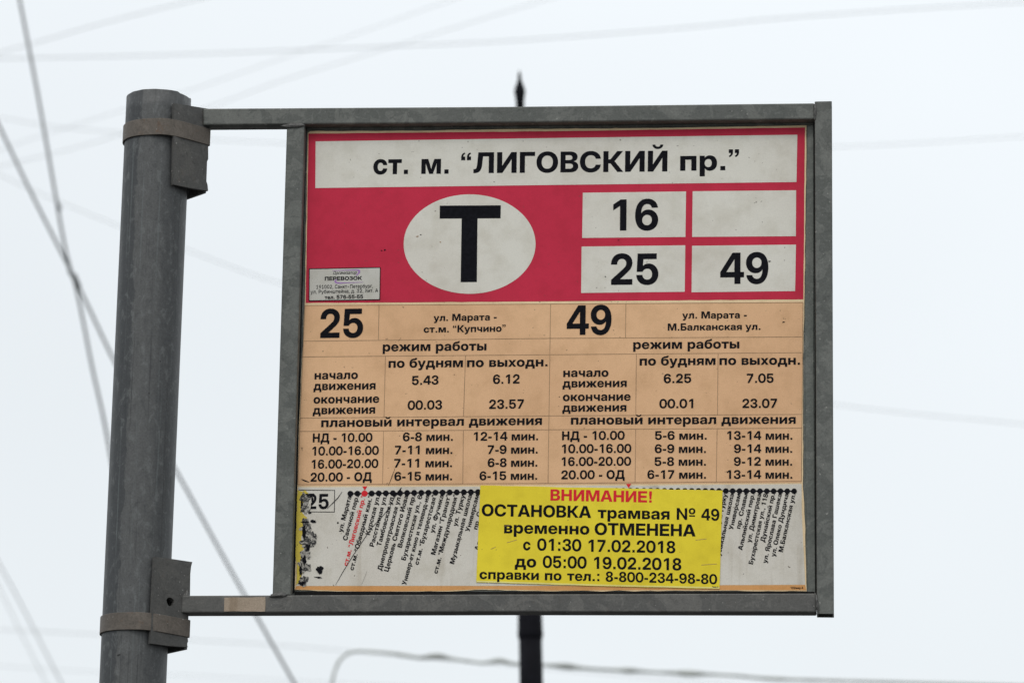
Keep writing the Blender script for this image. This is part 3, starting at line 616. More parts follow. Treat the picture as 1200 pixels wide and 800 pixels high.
_q = [(0, 728), (130, 728), (130, 610), (118, 545), (80, 490), (25, 455), (0, 500), (38, 528), (58, 565), (62, 600), (0, 600)]
def _quote(flip):
    cs = []
    for dx in (30, 215):
        pts = [(x, y) for x, y in _q]
        if flip:
            pts = [(130 - x, 728 + 455 - y) for x, y in pts]
        cs.append(' '.join('%d,%d' % (x + dx, y) for x, y in pts))
    return '405|' + '/'.join(cs)
for _d in (BOLD, REGULAR):
    _d['“'] = _quote(True); _d['”'] = _quote(False); _d[' '] = '285|'

_gc = {}
def glyph(ch, bold):
    k = (ch, bold)
    if k in _gc:
        return _gc[k]
    adv, _, body = (BOLD if bold else REGULAR)[ch].partition('|')
    cs = []
    for part in body.split('/'):
        if not part:
            continue
        raw = []
        for s in part.split(' '):
            off = s.endswith('*')
            x, y = s.rstrip('*').split(',')
            raw.append((float(x), float(y), not off))
        ex = []
        for i, p in enumerate(raw):
            ex.append(p)
            q = raw[(i + 1) % len(raw)]
            if not p[2] and not q[2]:
                ex.append(((p[0] + q[0]) / 2, (p[1] + q[1]) / 2, True))
        while not ex[0][2]:
            ex = ex[1:] + ex[:1]
        out = []
        n = len(ex)
        for i in range(n):
            p = ex[i]
            if p[2]:
                out.append((p[0], p[1]))
            else:
                a, c = ex[i - 1], ex[(i + 1) % n]
                for k2 in (1, 2, 3, 4):
                    t = k2 / 5
                    out.append(((1 - t) ** 2 * a[0] + 2 * t * (1 - t) * p[0] + t * t * c[0],
                                (1 - t) ** 2 * a[1] + 2 * t * (1 - t) * p[1] + t * t * c[1]))
        cs.append([(x / 1000, y / 1000) for x, y in out])
    v, f = fill(cs) if cs else ([], [])
    _gc[k] = (float(adv) / 1000, v, f)
    return _gc[k]

CAPH = 0.728
def run(text, bold=True):
    vs, fs, x = [], [], 0.0
    for ch in text:
        a, v, f = glyph(ch, bold)
        b = len(vs)
        vs += [(px + x, py) for px, py in v]
        fs += [tuple(i + b for i in t) for t in f]
        x += a
    x0 = min(v[0] for v in vs); x1 = max(v[0] for v in vs)
    return [((px - x0) / (x1 - x0), py / CAPH) for px, py in vs], fs

def lettering(parent, text, x0, y0, x1, y1, cap, z, mat=None, bold=True, shear=0.0, slanted=False):
    """ink runs from (x0,y0) to (x1,y1) along the baseline, capitals cap high"""
    vs, fs = run(text, bold)
    if slanted:
        L = math.hypot(x1 - x0, y1 - y0)
        up = ((y1 - y0) / L * cap, -(x1 - x0) / L * cap)
    else:
        up = ((914 - (x0 + x1) / 2) / 18600 * cap, -cap)
    asp = cap / math.hypot(x1 - x0, y1 - y0)
    out = []
    for u, v in vs:
        u2 = u + shear * v * asp
        out.append(S(x0 + (x1 - x0) * u2 + up[0] * v, y0 + (y1 - y0) * u2 + up[1] * v, z))
    return mesh_obj('lettering', out, fs, mat or M_INK, parent)

def sheet(name, px_poly, z, mat, parent, **kw):
    """a flat printed area with the given outline"""
    v2, f2 = fill([ccw([tuple(p) for p in px_poly])])
    return mesh_obj(name, [S(x, y, z) for x, y in v2], [f[::-1] for f in f2], mat, parent, **kw)

def strips(name, lines, wpx, z, mat, parent):
    vs, fs = [], []
    for (x0, y0, x1, y1) in lines:
        L = math.hypot(x1 - x0, y1 - y0)
        nx, ny = -(y1 - y0) / L * wpx / 2, (x1 - x0) / L * wpx / 2
        b = len(vs)
        vs += [S(x0 + nx, y0 + ny, z), S(x1 + nx, y1 + ny, z), S(x1 - nx, y1 - ny, z), S(x0 - nx, y0 - ny, z)]
        fs.append((b, b + 1, b + 2, b + 3))
    return mesh_obj(name, vs, fs, mat, parent)

def wob(points, step=7.0, amp=0.5, seed=0):
    """subdivide an outline and roughen it"""
    out = []
    n = len(points)
    for i in range(n):
        a, b = points[i], points[(i + 1) % n]
        L = math.hypot(b[0] - a[0], b[1] - a[1])
        k = max(1, int(L / step))
        for j in range(k):
            t = j / k
            x, y = a[0] + (b[0] - a[0]) * t, a[1] + (b[1] - a[1]) * t
            d = 0 if j == 0 else amp * noise.noise(Vector((x * 0.06, y * 0.06, seed))) * 2
            out.append((x + d * (b[1] - a[1]) / L, y - d * (b[0] - a[0]) / L))
    return out

def strip_each(name, lines, wpx, z, mat, parent):
    for i, l in enumerate(lines):
        strips(name, [l], wpx, z + 0.00001 * i, mat, parent)

# ================================================================== ground
gv = 300
ground = mesh_obj('ground', [(-gv, -gv, 0), (gv, -gv, 0), (gv, gv, 0), (-gv, gv, 0)], [(0, 1, 2, 3)], M_GROUND)
tag(ground, kind='structure')

# ================================================================== pole
axis_top = S(186.1, 116, -0.010)
axis_low = S(155.6, 800, -0.010)
ax_dir = (axis_low - axis_top).normalized()
def axis_at(y):
    t = (y - axis_top.y) / ax_dir.y
    return axis_top + ax_dir * t
POLE_R = 0.0388
# length down to the pavement
zt = (SIGN_M @ axis_top).z
wdir = SIGN_M.to_3x3() @ ax_dir
plen = zt / -wdir.z + 0.02
pole_base = axis_top + ax_dir * plen
pole = empty('metal_pole', SIGN_M @ Matrix.Translation(pole_base), pole_base)
tag(pole, 'thick weathered grey steel tube pole with open top, standing left of the framed tram sign', 'pole')
bm = bmesh.new()
side = Vector((1, 0, 0)); fr = Vector((0, 0, 1))
NP = 72
rows = []
L_rows = [0.0] + [0.02 + i * 0.03 for i in range(30)] + [1.4, 2.0, plen]
for i, l in enumerate(L_rows):
    c = axis_top + ax_dir * l
    ring = []
    for k in range(NP):
        a = 2 * math.pi * k / NP - math.pi / 2
        r = POLE_R
        d = 0
        if i == 0:   # sawn, slightly burred rim
            d = 0.0012 * noise.noise(Vector((math.cos(a) * 3, math.sin(a) * 3, 4)))
            if 0.1 < a < 0.75:
                d += 0.0016
        ring.append(bm.verts.new(c + side * (r * math.cos(a)) + fr * (r * math.sin(a)) + ax_dir * d))
    rows.append(ring)
inner = []
for l in (0.0005, 0.25):
    c = axis_top + ax_dir * l
    inner.append([bm.verts.new(c + (side * math.cos(2 * math.pi * k / NP - math.pi / 2) + fr * math.sin(2 * math.pi * k / NP - math.pi / 2)) * (POLE_R - 0.0035)) for k in range(NP)])
seq = [inner[1], inner[0]] + rows
seq_l = [0.25, 0.0] + L_rows
uvl = bm.loops.layers.uv.new('UVMap')
for i, (a, b) in enumerate(zip(seq, seq[1:])):
    for k in range(NP):
        f = bm.faces.new((a[k], a[(k + 1) % NP], b[(k + 1) % NP], b[k]))
        for lp, uv in zip(f.loops, ((k, i), (k + 1, i), (k + 1, i + 1), (k, i + 1))):
            lp[uvl].uv = (uv[0] / NP, seq_l[uv[1]])
bm.faces.new(inner[1])
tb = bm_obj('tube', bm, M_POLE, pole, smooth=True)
for p in tb.data.polygons:
    if len(p.vertices) > 4: p.use_smooth = False
# base flange with bolts at the pavement
bm = bmesh.new()
bmesh.ops.create_cone(bm, cap_ends=True, segments=32, radius1=0.11, radius2=0.11, depth=0.014,
                      matrix=Matrix.Translation(pole_base - ax_dir * 0.022) @ Matrix.Rotation(math.pi / 2, 4, 'X'))
bm_obj('base_flange', bm, M_POLE, pole)

# ================================================================== the framed sign
sign = empty('tram_stop_sign', SIGN_M)
tag(sign, 'rectangular tram stop board in galvanised frame, red header with T in oval above tan timetable', 'sign')

TZ = -0.022   # back of the square tube
def rail(name, quad, mat, bev=0.0016, lbl=None):
    bm = prism([S(*p) for p in quad], TZ, 0.0, bev)
    o = bm_obj(name, bm, mat, sign)
    if lbl: o['label'] = lbl
    return o
rail('frame_rail', [(238, 146.6), (238, 127.2), (600, 124.9), (954.5, 120.8), (954.5, 139.6), (600, 143.6)], M_FRAME)
rail('frame_rail', [(212, 717.5), (213, 697.3), (600, 695.6), (956.8, 694.6), (956.8, 716.9), (600, 716.4)], M_RAIL)
rail('frame_post', [(319.2, 697.1), (336.1, 146.0), (357.0, 145.8), (340.8, 697.0)], M_FRAME)

# right post runs past both rails and is sawn off open
def open_post(quad, wall=0.002):
    p = [S(*q) for q in quad]          # bottom-left, top-left, top-right, bottom-right
    bm = bmesh.new()
    z = [0.0008, TZ - 0.0005]
    def ring(y_t, ins):
        out = []
        for e_l, e_r in ((p[0], p[3]),) if y_t == 0 else ((p[1], p[2]),):
            out = [Vector((e_l.x + ins, e_l.y, z[0] - ins)), Vector((e_r.x - ins, e_r.y, z[0] - ins)),
                   Vector((e_r.x - ins, e_r.y, z[1] + ins)), Vector((e_l.x + ins, e_l.y, z[1] + ins))]
        return out
    ob, ot, ib, it = ring(0, 0), ring(1, 0), ring(0, wall), ring(1, wall)
    def mk(r): return [bm.verts.new(v) for v in r]
    ib2 = [v + Vector((0, 0.05, 0)) for v in ib]; it2 = [v - Vector((0, 0.05, 0)) for v in it]
    for seq in ([mk(ib2), mk(ib), mk(ob), mk(ot), mk(it), mk(it2)],):
        for a, b in zip(seq, seq[1:]):
            for k in range(4):
                bm.faces.new((a[k], a[(k + 1) % 4], b[(k + 1) % 4], b[k]))
        bm.faces.new(seq[0]); bm.faces.new(seq[-1][::-1])
    bmesh.ops.recalc_face_normals(bm, faces=bm.faces)
    eds = [e for e in bm.edges if abs((e.verts[0].co - e.verts[1].co).normalized().y) > 0.9 and e.calc_length() > 0.2]
    bmesh.ops.bevel(bm, geom=eds, offset=0.0016, segments=2, profile=0.5, affect='EDGES')
    return bm
o = bm_obj('frame_post', open_post([(957.2, 718.6), (954.7, 119.4), (974.8, 119.0), (977.2, 718.8)]), M_FRAME, sign)
o['label'] = 'right hand post whose open ends stick out past the rails'

# weld beads
def weld(px, py, z, lx, ly, ang=0, seed=0):
    c = S(px, py, z)
    bm = bmesh.new()
    bmesh.ops.create_icosphere(bm, subdivisions=3, radius=1.0)
    for v in bm.verts:
        n = noise.noise(v.co * 1.8 + Vector((seed * 7.3, 0, 0))) * 0.35 + noise.noise(v.co * 5 + Vector((seed, 3, 0))) * 0.12
        q = v.co * (1 + n)
        x, y = q.x * lx, q.y * ly
        v.co = Vector((c.x + x * math.cos(ang) - y * math.sin(ang), c.y + x * math.sin(ang) + y * math.cos(ang), c.z + q.z * 0.0028))
    return bm_obj('weld_bead', bm, M_WELD, sign, smooth=True)
weld(344, 147.5, 0.0, 0.013, 0.0028, 0.05, 1)
weld(241, 137, -0.003, 0.0042, 0.0085, 0.15, 2)
weld(218, 704, -0.004, 0.0050, 0.012, 0.1, 3)
weld(326, 697, 0.0, 0.010, 0.0028, 0.1, 4)
weld(955.3, 131, 0.0002, 0.0018, 0.010, 0.0, 5)
weld(957.4, 706, 0.0002, 0.0018, 0.011, 0.15, 6)

# corner-iron brackets hugging the pole, corner outwards to the right
T_FL = 0.004
R_O = POLE_R + T_FL + 0.0026   # rust and packing keep the iron a little off the tube
N_F = Vector((1, 0, 1)).normalized()
def bracket(outline, hole, y_ref):
    c = axis_at(y_ref)
    p0 = c + N_F * R_O
    ux = Vector((1, 0, -1)).normalized()
    def to2(px, py):
        q = S_plane(px, py, p0, N_F) - p0
        return (q.dot(ux), q.y)
    def to3(p):
        return p0 + ux * p[0] + Vector((0, p[1], 0))
    out = [to2(*p) for p in outline]
    holes = []
    if hole:
        hc = to2(hole[0], hole[1])
        holes = [[(hc[0] + hole[2] * math.cos(a) * (1 + 0.1 * math.sin(3 * a)), hc[1] + hole[2] * math.sin(a)) for a in [2 * math.pi * k / 20 for k in range(20)]]]
    xs = max(p[0] for p in out)
    out = [(p[0] * R_O / xs if p[0] > 0 else p[0], p[1]) for p in out]
    xs = R_O
    bm = plate(out, holes, to3, -N_F * T_FL)
    br = bm_obj('bracket', bm, M_BRACKET, sign)
    # rear flange, mirrored behind the pole axis
    ys = sorted(p[1] for p in out)
    nb = Vector((1, 0, -1)).normalized(); ub = Vector((1, 0, 1)).normalized()
    q0 = c + nb * R_O
    ylo, yhi = ys[1], ys[-2]
    lo = [(-0.017, ylo), (xs - T_FL - 0.0002, ylo), (xs - T_FL - 0.0002, yhi), (-0.017, yhi)]
    bm = plate(lo, [], lambda p: q0 + ub * p[0] + Vector((0, p[1], 0)), -nb * T_FL)
    bm_obj('rear_flange', bm, M_BRACKET, br)
    return br
yu = S(245, 170, -0.01).y
bracket([(204, 121), (236, 126.4), (245.5, 128.0), (246, 187), (244.4, 190), (244.2, 197), (243.6, 205), (243.4, 212), (245.2, 217), (245.9, 224.2), (222, 220.2), (203, 216.2)], None, yu)
yl = S(222, 705, -0.01).y
bracket([(181.2, 651.8), (205, 655), (226.0, 658.2), (224.6, 663), (223.6, 672), (223.2, 697), (221.4, 722), (220.4, 746), (221.0, 751), (219.6, 754), (220.6, 757.8), (198, 756.2), (176.2, 753.4)], (199.4, 704.6, 0.0052), yl)

# strap bands round pole and bracket
def band(y_c, h, tilt=0.0):
    c = axis_at(y_c)
    r = POLE_R + 0.0007
    C = R_O * math.sqrt(2) - 0.0006
    F = Vector((C - 0.060 * 0.7071, 0.060 * 0.7071 + 0.0014))
    fa = math.atan2(F.y, F.x) + math.acos(min(1, r / F.length))
    pts = []
    na = 40
    for i in range(na + 1):
        a = fa + (2 * math.pi - 2 * fa) * i / na
        pts.append(Vector((r * math.cos(a), r * math.sin(a))))
    pts += [Vector((F.x, -F.y)), Vector((C - 0.003, -0.003)), Vector((C, 0)), Vector((C - 0.003, 0.003)), F]
    for _ in range(3):   # soften the bends of the strap
        q = []
        for i in range(len(pts)):
            a, b = pts[i], pts[(i + 1) % len(pts)]
            q += [a * 0.75 + b * 0.25, a * 0.25 + b * 0.75]
        pts = q
    pts = [p for i, p in enumerate(pts) if (p - pts[i - 1]).length > 0.0002]
    n = len(pts)
    bm = bmesh.new()
    def off(i, d):
        a, b = pts[i - 1], pts[(i + 1) % n]
        t = (b - a).normalized()
        nn = Vector((t.y, -t.x))
        if nn.dot(pts[i]) < 0: nn = -nn
        return pts[i] + nn * d
    rings = []
    prof = [(-h / 2, 0), (-h / 2, 0.0012), (-h / 2 + 0.0004, 0.0016), (h / 2 - 0.0004, 0.0016), (h / 2, 0.0012), (h / 2, 0)]
    for i in range(n):
        rings.append([bm.verts.new(c + ax_dir * (-(yy) + tilt * pts[i].x) + Vector((off(i, d).x, 0, off(i, d).y))) for yy, d in prof])
    for i in range(n):
        a, b = rings[i], rings[(i + 1) % n]
        for k in range(len(prof)):
            k2 = (k + 1) % len(prof)
            bm.faces.new((a[k], b[k], b[k2], a[k2]))
    return bm_obj('clamp_band', bm, M_BAND, sign)
band(S(147, 160.0, -0.01).y - 0.001, 0.0205, 0.02)
band(S(119, 734.0, -0.01).y - 0.001, 0.0205, 0.02)

# faded label stuck on the lower rail
pt = bm_obj('tape_patch', prism([S(*p, 0.0) for p in wob([(262.5, 716.0), (263, 699.8), (311, 699.2), (310.5, 716.0)], 4, 0.25, 3)], 0.0002, 0.0005),
            print_mat('faded_tape', (0.40, 0.325, 0.25), 0.2, 0.9, 0.7, streak=0.6), sign)

# sheet behind the poster, with its turned-up rim
ZP = -0.0168
bm = prism([S(336, 698, ZP), S(352, 143.5, ZP), S(957, 137, ZP), S(960, 698, ZP)], ZP - 0.0012, ZP)
panel = bm_obj('backing_panel', bm, M_PANEL, sign)
def rim(quad, zt=-0.0150):
    return bm_obj('panel_rim', prism([S(*p, zt) for p in quad], ZP, zt, 0.0006), M_PANEL, panel)
rim([(946.8, 150.5), (947.0, 147.0), (953.3, 146.8), (953.5, 400), (955.4, 693.2), (946.8, 693.6), (944.6, 560), (943.2, 356)])
rim([(357.0, 152.2), (357.2, 149.6), (600, 147.6), (953.3, 143.0), (953.3, 146.2), (600, 150.4)])

# added black strips that paint the shade in the gap between sheet and frame
def shade_strip(quad):
    return bm_obj('shade_strip', prism([S(*p, -0.0148) for p in quad], ZP, -0.0148, 0.0003), M_SHADE_STRIP, panel)
shade_strip([(355.6, 152.0), (355.8, 149.2), (359.4, 149.4), (359.2, 152), (347.6, 600), (345.2, 692.6), (340.2, 697), (340.6, 640)])
shade_strip([(953.6, 149.0), (953.5, 141.5), (955.3, 141.5), (957.6, 697), (955.6, 697)])
shade_strip([(359.4, 149.0), (356, 143), (954, 137), (953.4, 142.6), (650, 147.0)])
shade_strip([(345.3, 697.5), (345.4, 692.4), (640, 692.8), (955.5, 692.8), (955.5, 697.5)])

# ---- poster
Z0 = ZP + 0.0014
po = wob([(345.0, 690.6), (346.6, 640), (350.2, 500), (357.2, 356), (360.8, 156), (363.5, 154.0), (480, 153.2), (600, 151.4), (760, 150.2), (945.2, 147.0),
          (944.6, 200), (942.6, 352), (941.2, 430), (941.0, 560), (943.2, 610), (945.4, 692.2), (800, 691.6), (640, 692.2), (566, 690.4), (520, 692.6), (420, 693.2)], 9, 0.45, 1)
bm = prism([S(x, y, Z0) for x, y in po], ZP + 0.0002, Z0)
poster = bm_obj('poster', bm, M_PAPER, sign)
poster['label'] = 'laminated printed poster with frayed cream edges'
def Z(n): return Z0 + 0.00015 * n

sheet('red_header', wob([(358.3, 354.9), (361.4, 156.6), (480, 155.6), (700, 153.2), (943.4, 149.4), (941.4, 350.6), (650, 353.0)], 12, 0.2, 5), Z(1), M_RED, poster)
sheet('name_field', [(369.5, 220.4), (369.9, 165.8), (650, 161.8), (934.4, 158.0), (933.4, 213.4), (650, 216.8)], Z(2), M_WHITE, poster)
sheet('number_field', [(682.2, 278.8), (683, 225.9), (804, 224.4), (803.2, 277.7)], Z(2), M_WHITE, poster)
o = sheet('number_field', [(811.1, 277.6), (811.7, 224.2), (933.0, 223.0), (932.6, 276.8)], Z(2), M_WHITE, poster)
o['label'] = 'number field left blank'
sheet('number_field', [(681.0, 343.2), (681.6, 288.9), (803.1, 287.4), (802.4, 341.8)], Z(2), M_WHITE, poster)
sheet('number_field', [(810.4, 342.4), (811.0, 288.0), (932.8, 286.6), (931.8, 341.0)], Z(2), M_WHITE, poster)
sheet('oval_field', [(550.3 + 77.3 * math.cos(a) + 0.6 * math.sin(a), 286 + 58.2 * math.sin(a) - 0.6 * math.cos(a)) for a in [2 * math.pi * k / 96 for k in range(96)]], Z(2), M_WHITE, poster)
sheet('lettering', [(515.2, 256.2), (515.4, 241.0), (586.9, 240.6), (586.6, 255.8), (559.6, 256.0), (558.8, 330.4), (539.8, 330.6), (541.0, 256.1)], Z(3), M_INK, poster)

sheet('timetable_field', [(349.6, 569.0), (351.4, 500), (357.8, 357.6), (645, 355.6), (941.2, 353.8), (939.4, 565.4), (645, 567.6)], Z(1), M_TAN, poster)
sheet('route_strip', wob([(347.4, 686.0), (347.6, 640), (349.2, 570.6), (645, 569.6), (939.4, 566.8), (939.6, 600), (943.6, 684.6), (645, 685.8)], 12, 0.2, 8), Z(1), M_STRIP, poster)
sheet('orange_edge', [(345.8, 690.0), (347.0, 686.3), (645, 686.1), (943.6, 685.0), (944.8, 691.2), (800, 690.8), (640, 691.4), (566, 689.6), (520, 691.8), (420, 692.4)], Z(1), M_ORANGE, poster)

GRID = [(357.5, 357.8, 941, 354.4), (355.5, 399.6, 645, 396.3), (645, 396.3, 939.6, 394.6), (353.7, 418, 645, 415.4), (645, 415.4, 939.8, 413),
        (351.7, 489.6, 645, 487), (645, 487, 939.6, 485.3), (351.2, 505.2, 645, 503.2), (645, 503.2, 939.6, 501.3), (349, 567.4, 645, 566), (645, 566, 939.2, 563.5),
        (357.3, 357.8, 351.2, 504), (351.2, 504, 349, 567.4), (444.2, 357, 443.5, 398.6), (451.7, 416.8, 450, 488.6), (449.5, 504.4, 448.3, 567), (545.5, 416.2, 543.2, 488),
        (543, 503.8, 542.3, 566.4), (645.2, 356.4, 642.2, 566), (733.5, 355.6, 733, 395.8), (745.8, 414.4, 745, 486.2), (745, 502.4, 744.2, 565.2),
        (841.5, 413.8, 840.8, 485.8), (840.4, 501.8, 839.4, 564.4), (941, 354.4, 939.2, 563.6)]
tag(strips('grid_lines', GRID, 0.7, Z(2), M_LINE, poster), kind='stuff')

LET = [  # text, ink start x, baseline y, ink end x, baseline y, cap height
    ('ст.', 437.3, 204.4, 478, 204.0, 24.6), ('м.', 493.6, 203.9, 525.6, 203.6, 24.6), ('“ЛИГОВСКИЙ', 540.2, 203.2, 782, 201.0, 24.4), ('пр.”', 797, 200.2, 866, 199.4, 24.4),
    ('16', 718.4, 270.3, 771.2, 269.6, 36.4), ('25', 715.8, 333.8, 771.4, 333.2, 36.4), ('49', 844, 332.8, 900.4, 332.2, 36.6),
    ('25', 375, 395.9, 425.2, 395.2, 33.8), ('ул. Марата -', 508, 376.1, 582, 375.1, 8.2), ('ст.м. “Купчино”', 496.4, 389.6, 592.4, 388.4, 8.3),
    ('режим работы', 448.4, 411.5, 570, 410.4, 11.2), ('по будням', 455.2, 430.7, 542.4, 429.9, 11.2), ('по выходн.', 547.2, 429.9, 641.6, 429.0, 11.2),
    ('начало', 368.5, 444.4, 419.3, 443.7, 10.4), ('движения', 367.3, 457.0, 440, 456.0, 10.4), ('окончание', 367.3, 472.6, 444.3, 471.6, 10.4), ('движения', 366.4, 485.2, 439.5, 484.2, 10.4),
    ('5.43', 482.6, 450.9, 513.8, 450.2, 10.6), ('6.12', 577.6, 449.6, 608.8, 449.1, 10.8), ('00.03', 477.6, 480.0, 518, 479.3, 10.8), ('23.57', 573.1, 478.9, 613.8, 478.3, 10.8),
    ('плановый интервал движения', 376.3, 500.2, 635, 497.5, 11.2),
    ('НД - 10.00', 366.4, 518.0, 436.3, 517.2, 10.4), ('6-8 мин.', 471.9, 516.7, 530.5, 516.1, 10.2), ('12-14 мин.', 555.2, 516.1, 630.4, 515.5, 10.2),
    ('10.00-16.00', 366, 533.4, 443.8, 532.5, 10.4), ('7-11 мин.', 462.6, 532.1, 530, 531.5, 10.2), ('7-9 мин.', 571.4, 531.6, 630, 531.0, 10.2),
    ('16.00-20.00', 365.2, 548.8, 443.2, 547.8, 10.4), ('7-11 мин.', 461.8, 547.5, 529.6, 546.9, 10.2), ('6-8 мин.', 571.4, 546.9, 629.6, 546.3, 10.2),
    ('20.00 - ОД', 363.8, 564.0, 435.6, 563.2, 10.4), ('6-15 мин.', 462, 562.9, 529.6, 562.3, 10.2), ('6-15 мин.', 561.8, 562.3, 629.4, 561.7, 10.2),
    ('49', 664, 392.4, 716.4, 391.8, 34.6), ('ул. Марата -', 799.5, 373.1, 875.2, 372.7, 8.2), ('М.Балканская ул.', 782.5, 387.2, 891, 386.3, 8.3),
    ('режим работы', 742, 408.8, 866.4, 408.0, 11.2), ('по будням', 749.5, 428.0, 838.4, 427.4, 11.2), ('по выходн.', 843.1, 427.4, 937.4, 427.0, 11.2),
    ('начало', 660, 441.5, 713, 441.1, 10.4), ('движения', 659.2, 453.8, 734.4, 453.2, 10.4), ('окончание', 659.5, 469.7, 739, 469.1, 10.4), ('движения', 658.9, 482.3, 734, 481.7, 10.4),
    ('6.25', 777.7, 448.7, 810, 448.4, 10.8), ('7.05', 875.1, 448.4, 906.6, 448.2, 10.8), ('00.01', 772.6, 478.1, 812.4, 477.9, 10.8), ('23.07', 870, 477.8, 910.6, 477.6, 10.8),
    ('плановый интервал движения', 669, 497.1, 932.4, 496.2, 11.2),
    ('НД - 10.00', 658.6, 515.4, 732, 514.9, 10.4), ('5-6 мин.', 767.5, 515.0, 828, 514.8, 10.2), ('13-14 мин.', 852.2, 515.0, 928.5, 514.8, 10.2),
    ('10.00-16.00', 658.6, 530.7, 739.8, 530.2, 10.4), ('6-9 мин.', 767.2, 530.5, 827.2, 530.3, 10.2), ('9-14 мин.', 860.2, 530.4, 928.2, 530.2, 10.2),
    ('16.00-20.00', 658.2, 545.7, 739.5, 545.2, 10.4), ('5-8 мин.', 767, 545.5, 827.2, 545.3, 10.2), ('9-12 мин.', 860, 545.4, 928.2, 545.2, 10.2),
    ('20.00 - ОД', 657.8, 561.2, 732, 560.7, 10.4), ('6-17 мин.', 758.6, 560.7, 827.2, 560.5, 10.2), ('13-14 мин.', 852, 560.7, 928.4, 560.5, 10.2),
]
for t, x0, y0, x1, y1, cap in LET:
    lettering(poster, t, x0, y0, x1, y1, cap, Z(3))

# ---- route strip: stops on a line
def discs(name, cs, r, z, mat, parent):
    vs, fs = [], []
    for (x, y) in cs:
        b = len(vs)
        vs += [S(x + r * math.cos(a), y + r * math.sin(a), z) for a in [2 * math.pi * k / 16 for k in range(16)]]
        fs.append(tuple(b + k for k in range(16))[::-1])
    return mesh_obj(name, vs, fs, mat, parent)
ld = [(410.6 + 8.31 * k, 578.1 - 0.11 * k) for k in range(20)]
rd = [(930.6 - 8.0 * k, 575.2 - 0.03 * k) for k in range(27)]
strip_each('route_line', [(ld[0][0], ld[0][1], ld[-1][0], ld[-1][1]), (rd[0][0], rd[0][1], rd[-1][0], rd[-1][1])], 1.7, Z(2), M_INK, poster)
discs('stop_dots', [p for i, p in enumerate(ld) if i != 2], 3.45, Z(3), M_INK, poster)
discs('stop_dots', rd, 3.3, Z(3), M_INK, poster)
o = discs('current_stop_dot', [ld[2]], 3.6, Z(3), M_REDINK, poster)
sheet('stop_arrow', [(424.6, 569.6), (430.4, 569.4), (427.5, 574.4)], Z(3), M_REDINK, poster)
sheet('stop_arrow', [(733.8, 566.6), (739.6, 566.5), (736.7, 571.6)], Z(3), M_REDINK, poster)

LEFT = [('ул. Марата', 345), ('Свечной пер.', 391), ('ст.м. “Лиговский пр.”', 530), ('ст.м. “Обводный кан.”', 555), ('Курская ул.', 360), ('Расстанная ул.', 425),
        ('Тамбовская ул.', 422), ('Днепропетровская ул.', 557), ('Церковь Святого Иова', 562), ('Волковский пр.', 430), ('Бухарестская ул., 6', 500),
        ('Универ-ет кино и телевид-ия', 636), ('ст.м. “Бухарестская”', 525), ('ул. Фучика', 350), ('Магазин “Гранат”', 470), ('ст.м. “Международная”', 573),
        ('ул. Турку', 313), ('Музыкальная школа', 520), ('Универсам', 343), ('пр. Славы', 330), ('Альпийский пер.', 446)]
for k, (t, ys) in enumerate(LEFT):
    xe, ye = 410.6 + 8.31 * k + 1.4, 550 + (148 - 0.45 * k) / 4.7
    yb = 550 + ys / 4.7
    xb = xe - 0.262 * (yb - ye)
    lettering(poster, t, xb, yb, xe, ye, 5.5, Z(3), M_REDINK if k == 2 else M_INK, slanted=True)
RIGHT = [('ул. Турку', 268), ('Музыкальная школа', 455), ('Универсам', 297), ('пр. Славы', 292), ('Альпийский пер.', 398), ('ул. Димитрова', 360),
         ('Бухарестская ул., 118', 467), ('Дунайский пр.', 358), ('ул. Ярослава Гашека', 462), ('ул. Олеко Дундича', 430), ('М.Балканская ул.', 407)]
for k, (t, ys) in enumerate(RIGHT):
    xe, ye = 930.6 - 8.0 * (10 - k) + 1.6, 550 + 121 / 4.21
    yb = 550 + ys / 4.21
    lettering(poster, t, xe - 0.218 * (yb - ye), yb, xe, ye, 5.4, Z(3), slanted=True)

strips('box_outline', [(350, 573.8, 392.2, 574.3), (392.2, 573.8, 391.8, 600), (350, 599.3, 392, 599.6)], 0.8, Z(2), M_INK, poster)
lettering(poster, '2', 360.6, 596.2, 370.6, 596.1, 17.6, Z(2) + 0.00004)
lettering(poster, '5', 373.2, 596.0, 385.0, 595.8, 17.6, Z(3))
lettering(poster, '102мар 4', 926.5, 689.6, 941.2, 689.6, 2.6, Z(2), bold=True)

# what is left of an older yellow notice, scraped off along the left edge
sheet('torn_remnant', wob([(347.2, 685), (346.8, 640), (348.4, 573.6), (357.5, 574), (361.0, 577.5), (359, 583), (355, 590), (354, 600), (360, 606), (354.5, 616), (353, 630), (356, 642), (353, 655), (355, 668), (352, 680)], 3, 1.3, 12), Z(3), M_OLDYELLOW, poster)
random.seed(5)
def blot(cx, cy, rx, ry, seed, mat, z, name='torn_remnant'):
    pts = []
    for k in range(34):
        a = 2 * math.pi * k / 34
        n = 1 + 0.75 * noise.noise(Vector((math.cos(a) * 1.7, math.sin(a) * 1.7, seed * 3.1))) + 0.35 * noise.noise(Vector((math.cos(a) * 5, math.sin(a) * 5, seed)))
        pts.append((cx + rx * n * math.cos(a), cy + ry * n * math.sin(a)))
    return sheet(name, pts, z, mat, poster)
for i, (cx, cy, rx, ry) in enumerate([(358.5, 584, 6.5, 5.5), (357.5, 595, 6, 6), (359, 618, 7, 8.5), (360.5, 634, 8, 8), (359, 648, 6, 7), (356.5, 664, 6.5, 8), (355, 680, 6, 4.5), (366, 630, 4.5, 6)]):
    blot(cx, cy, rx, ry, i, M_TORN, Z(4) + 0.00002 * i)
blot(361.0, 590, 3.8, 7.0, 91, M_STRIP, Z(4) - 0.00003)
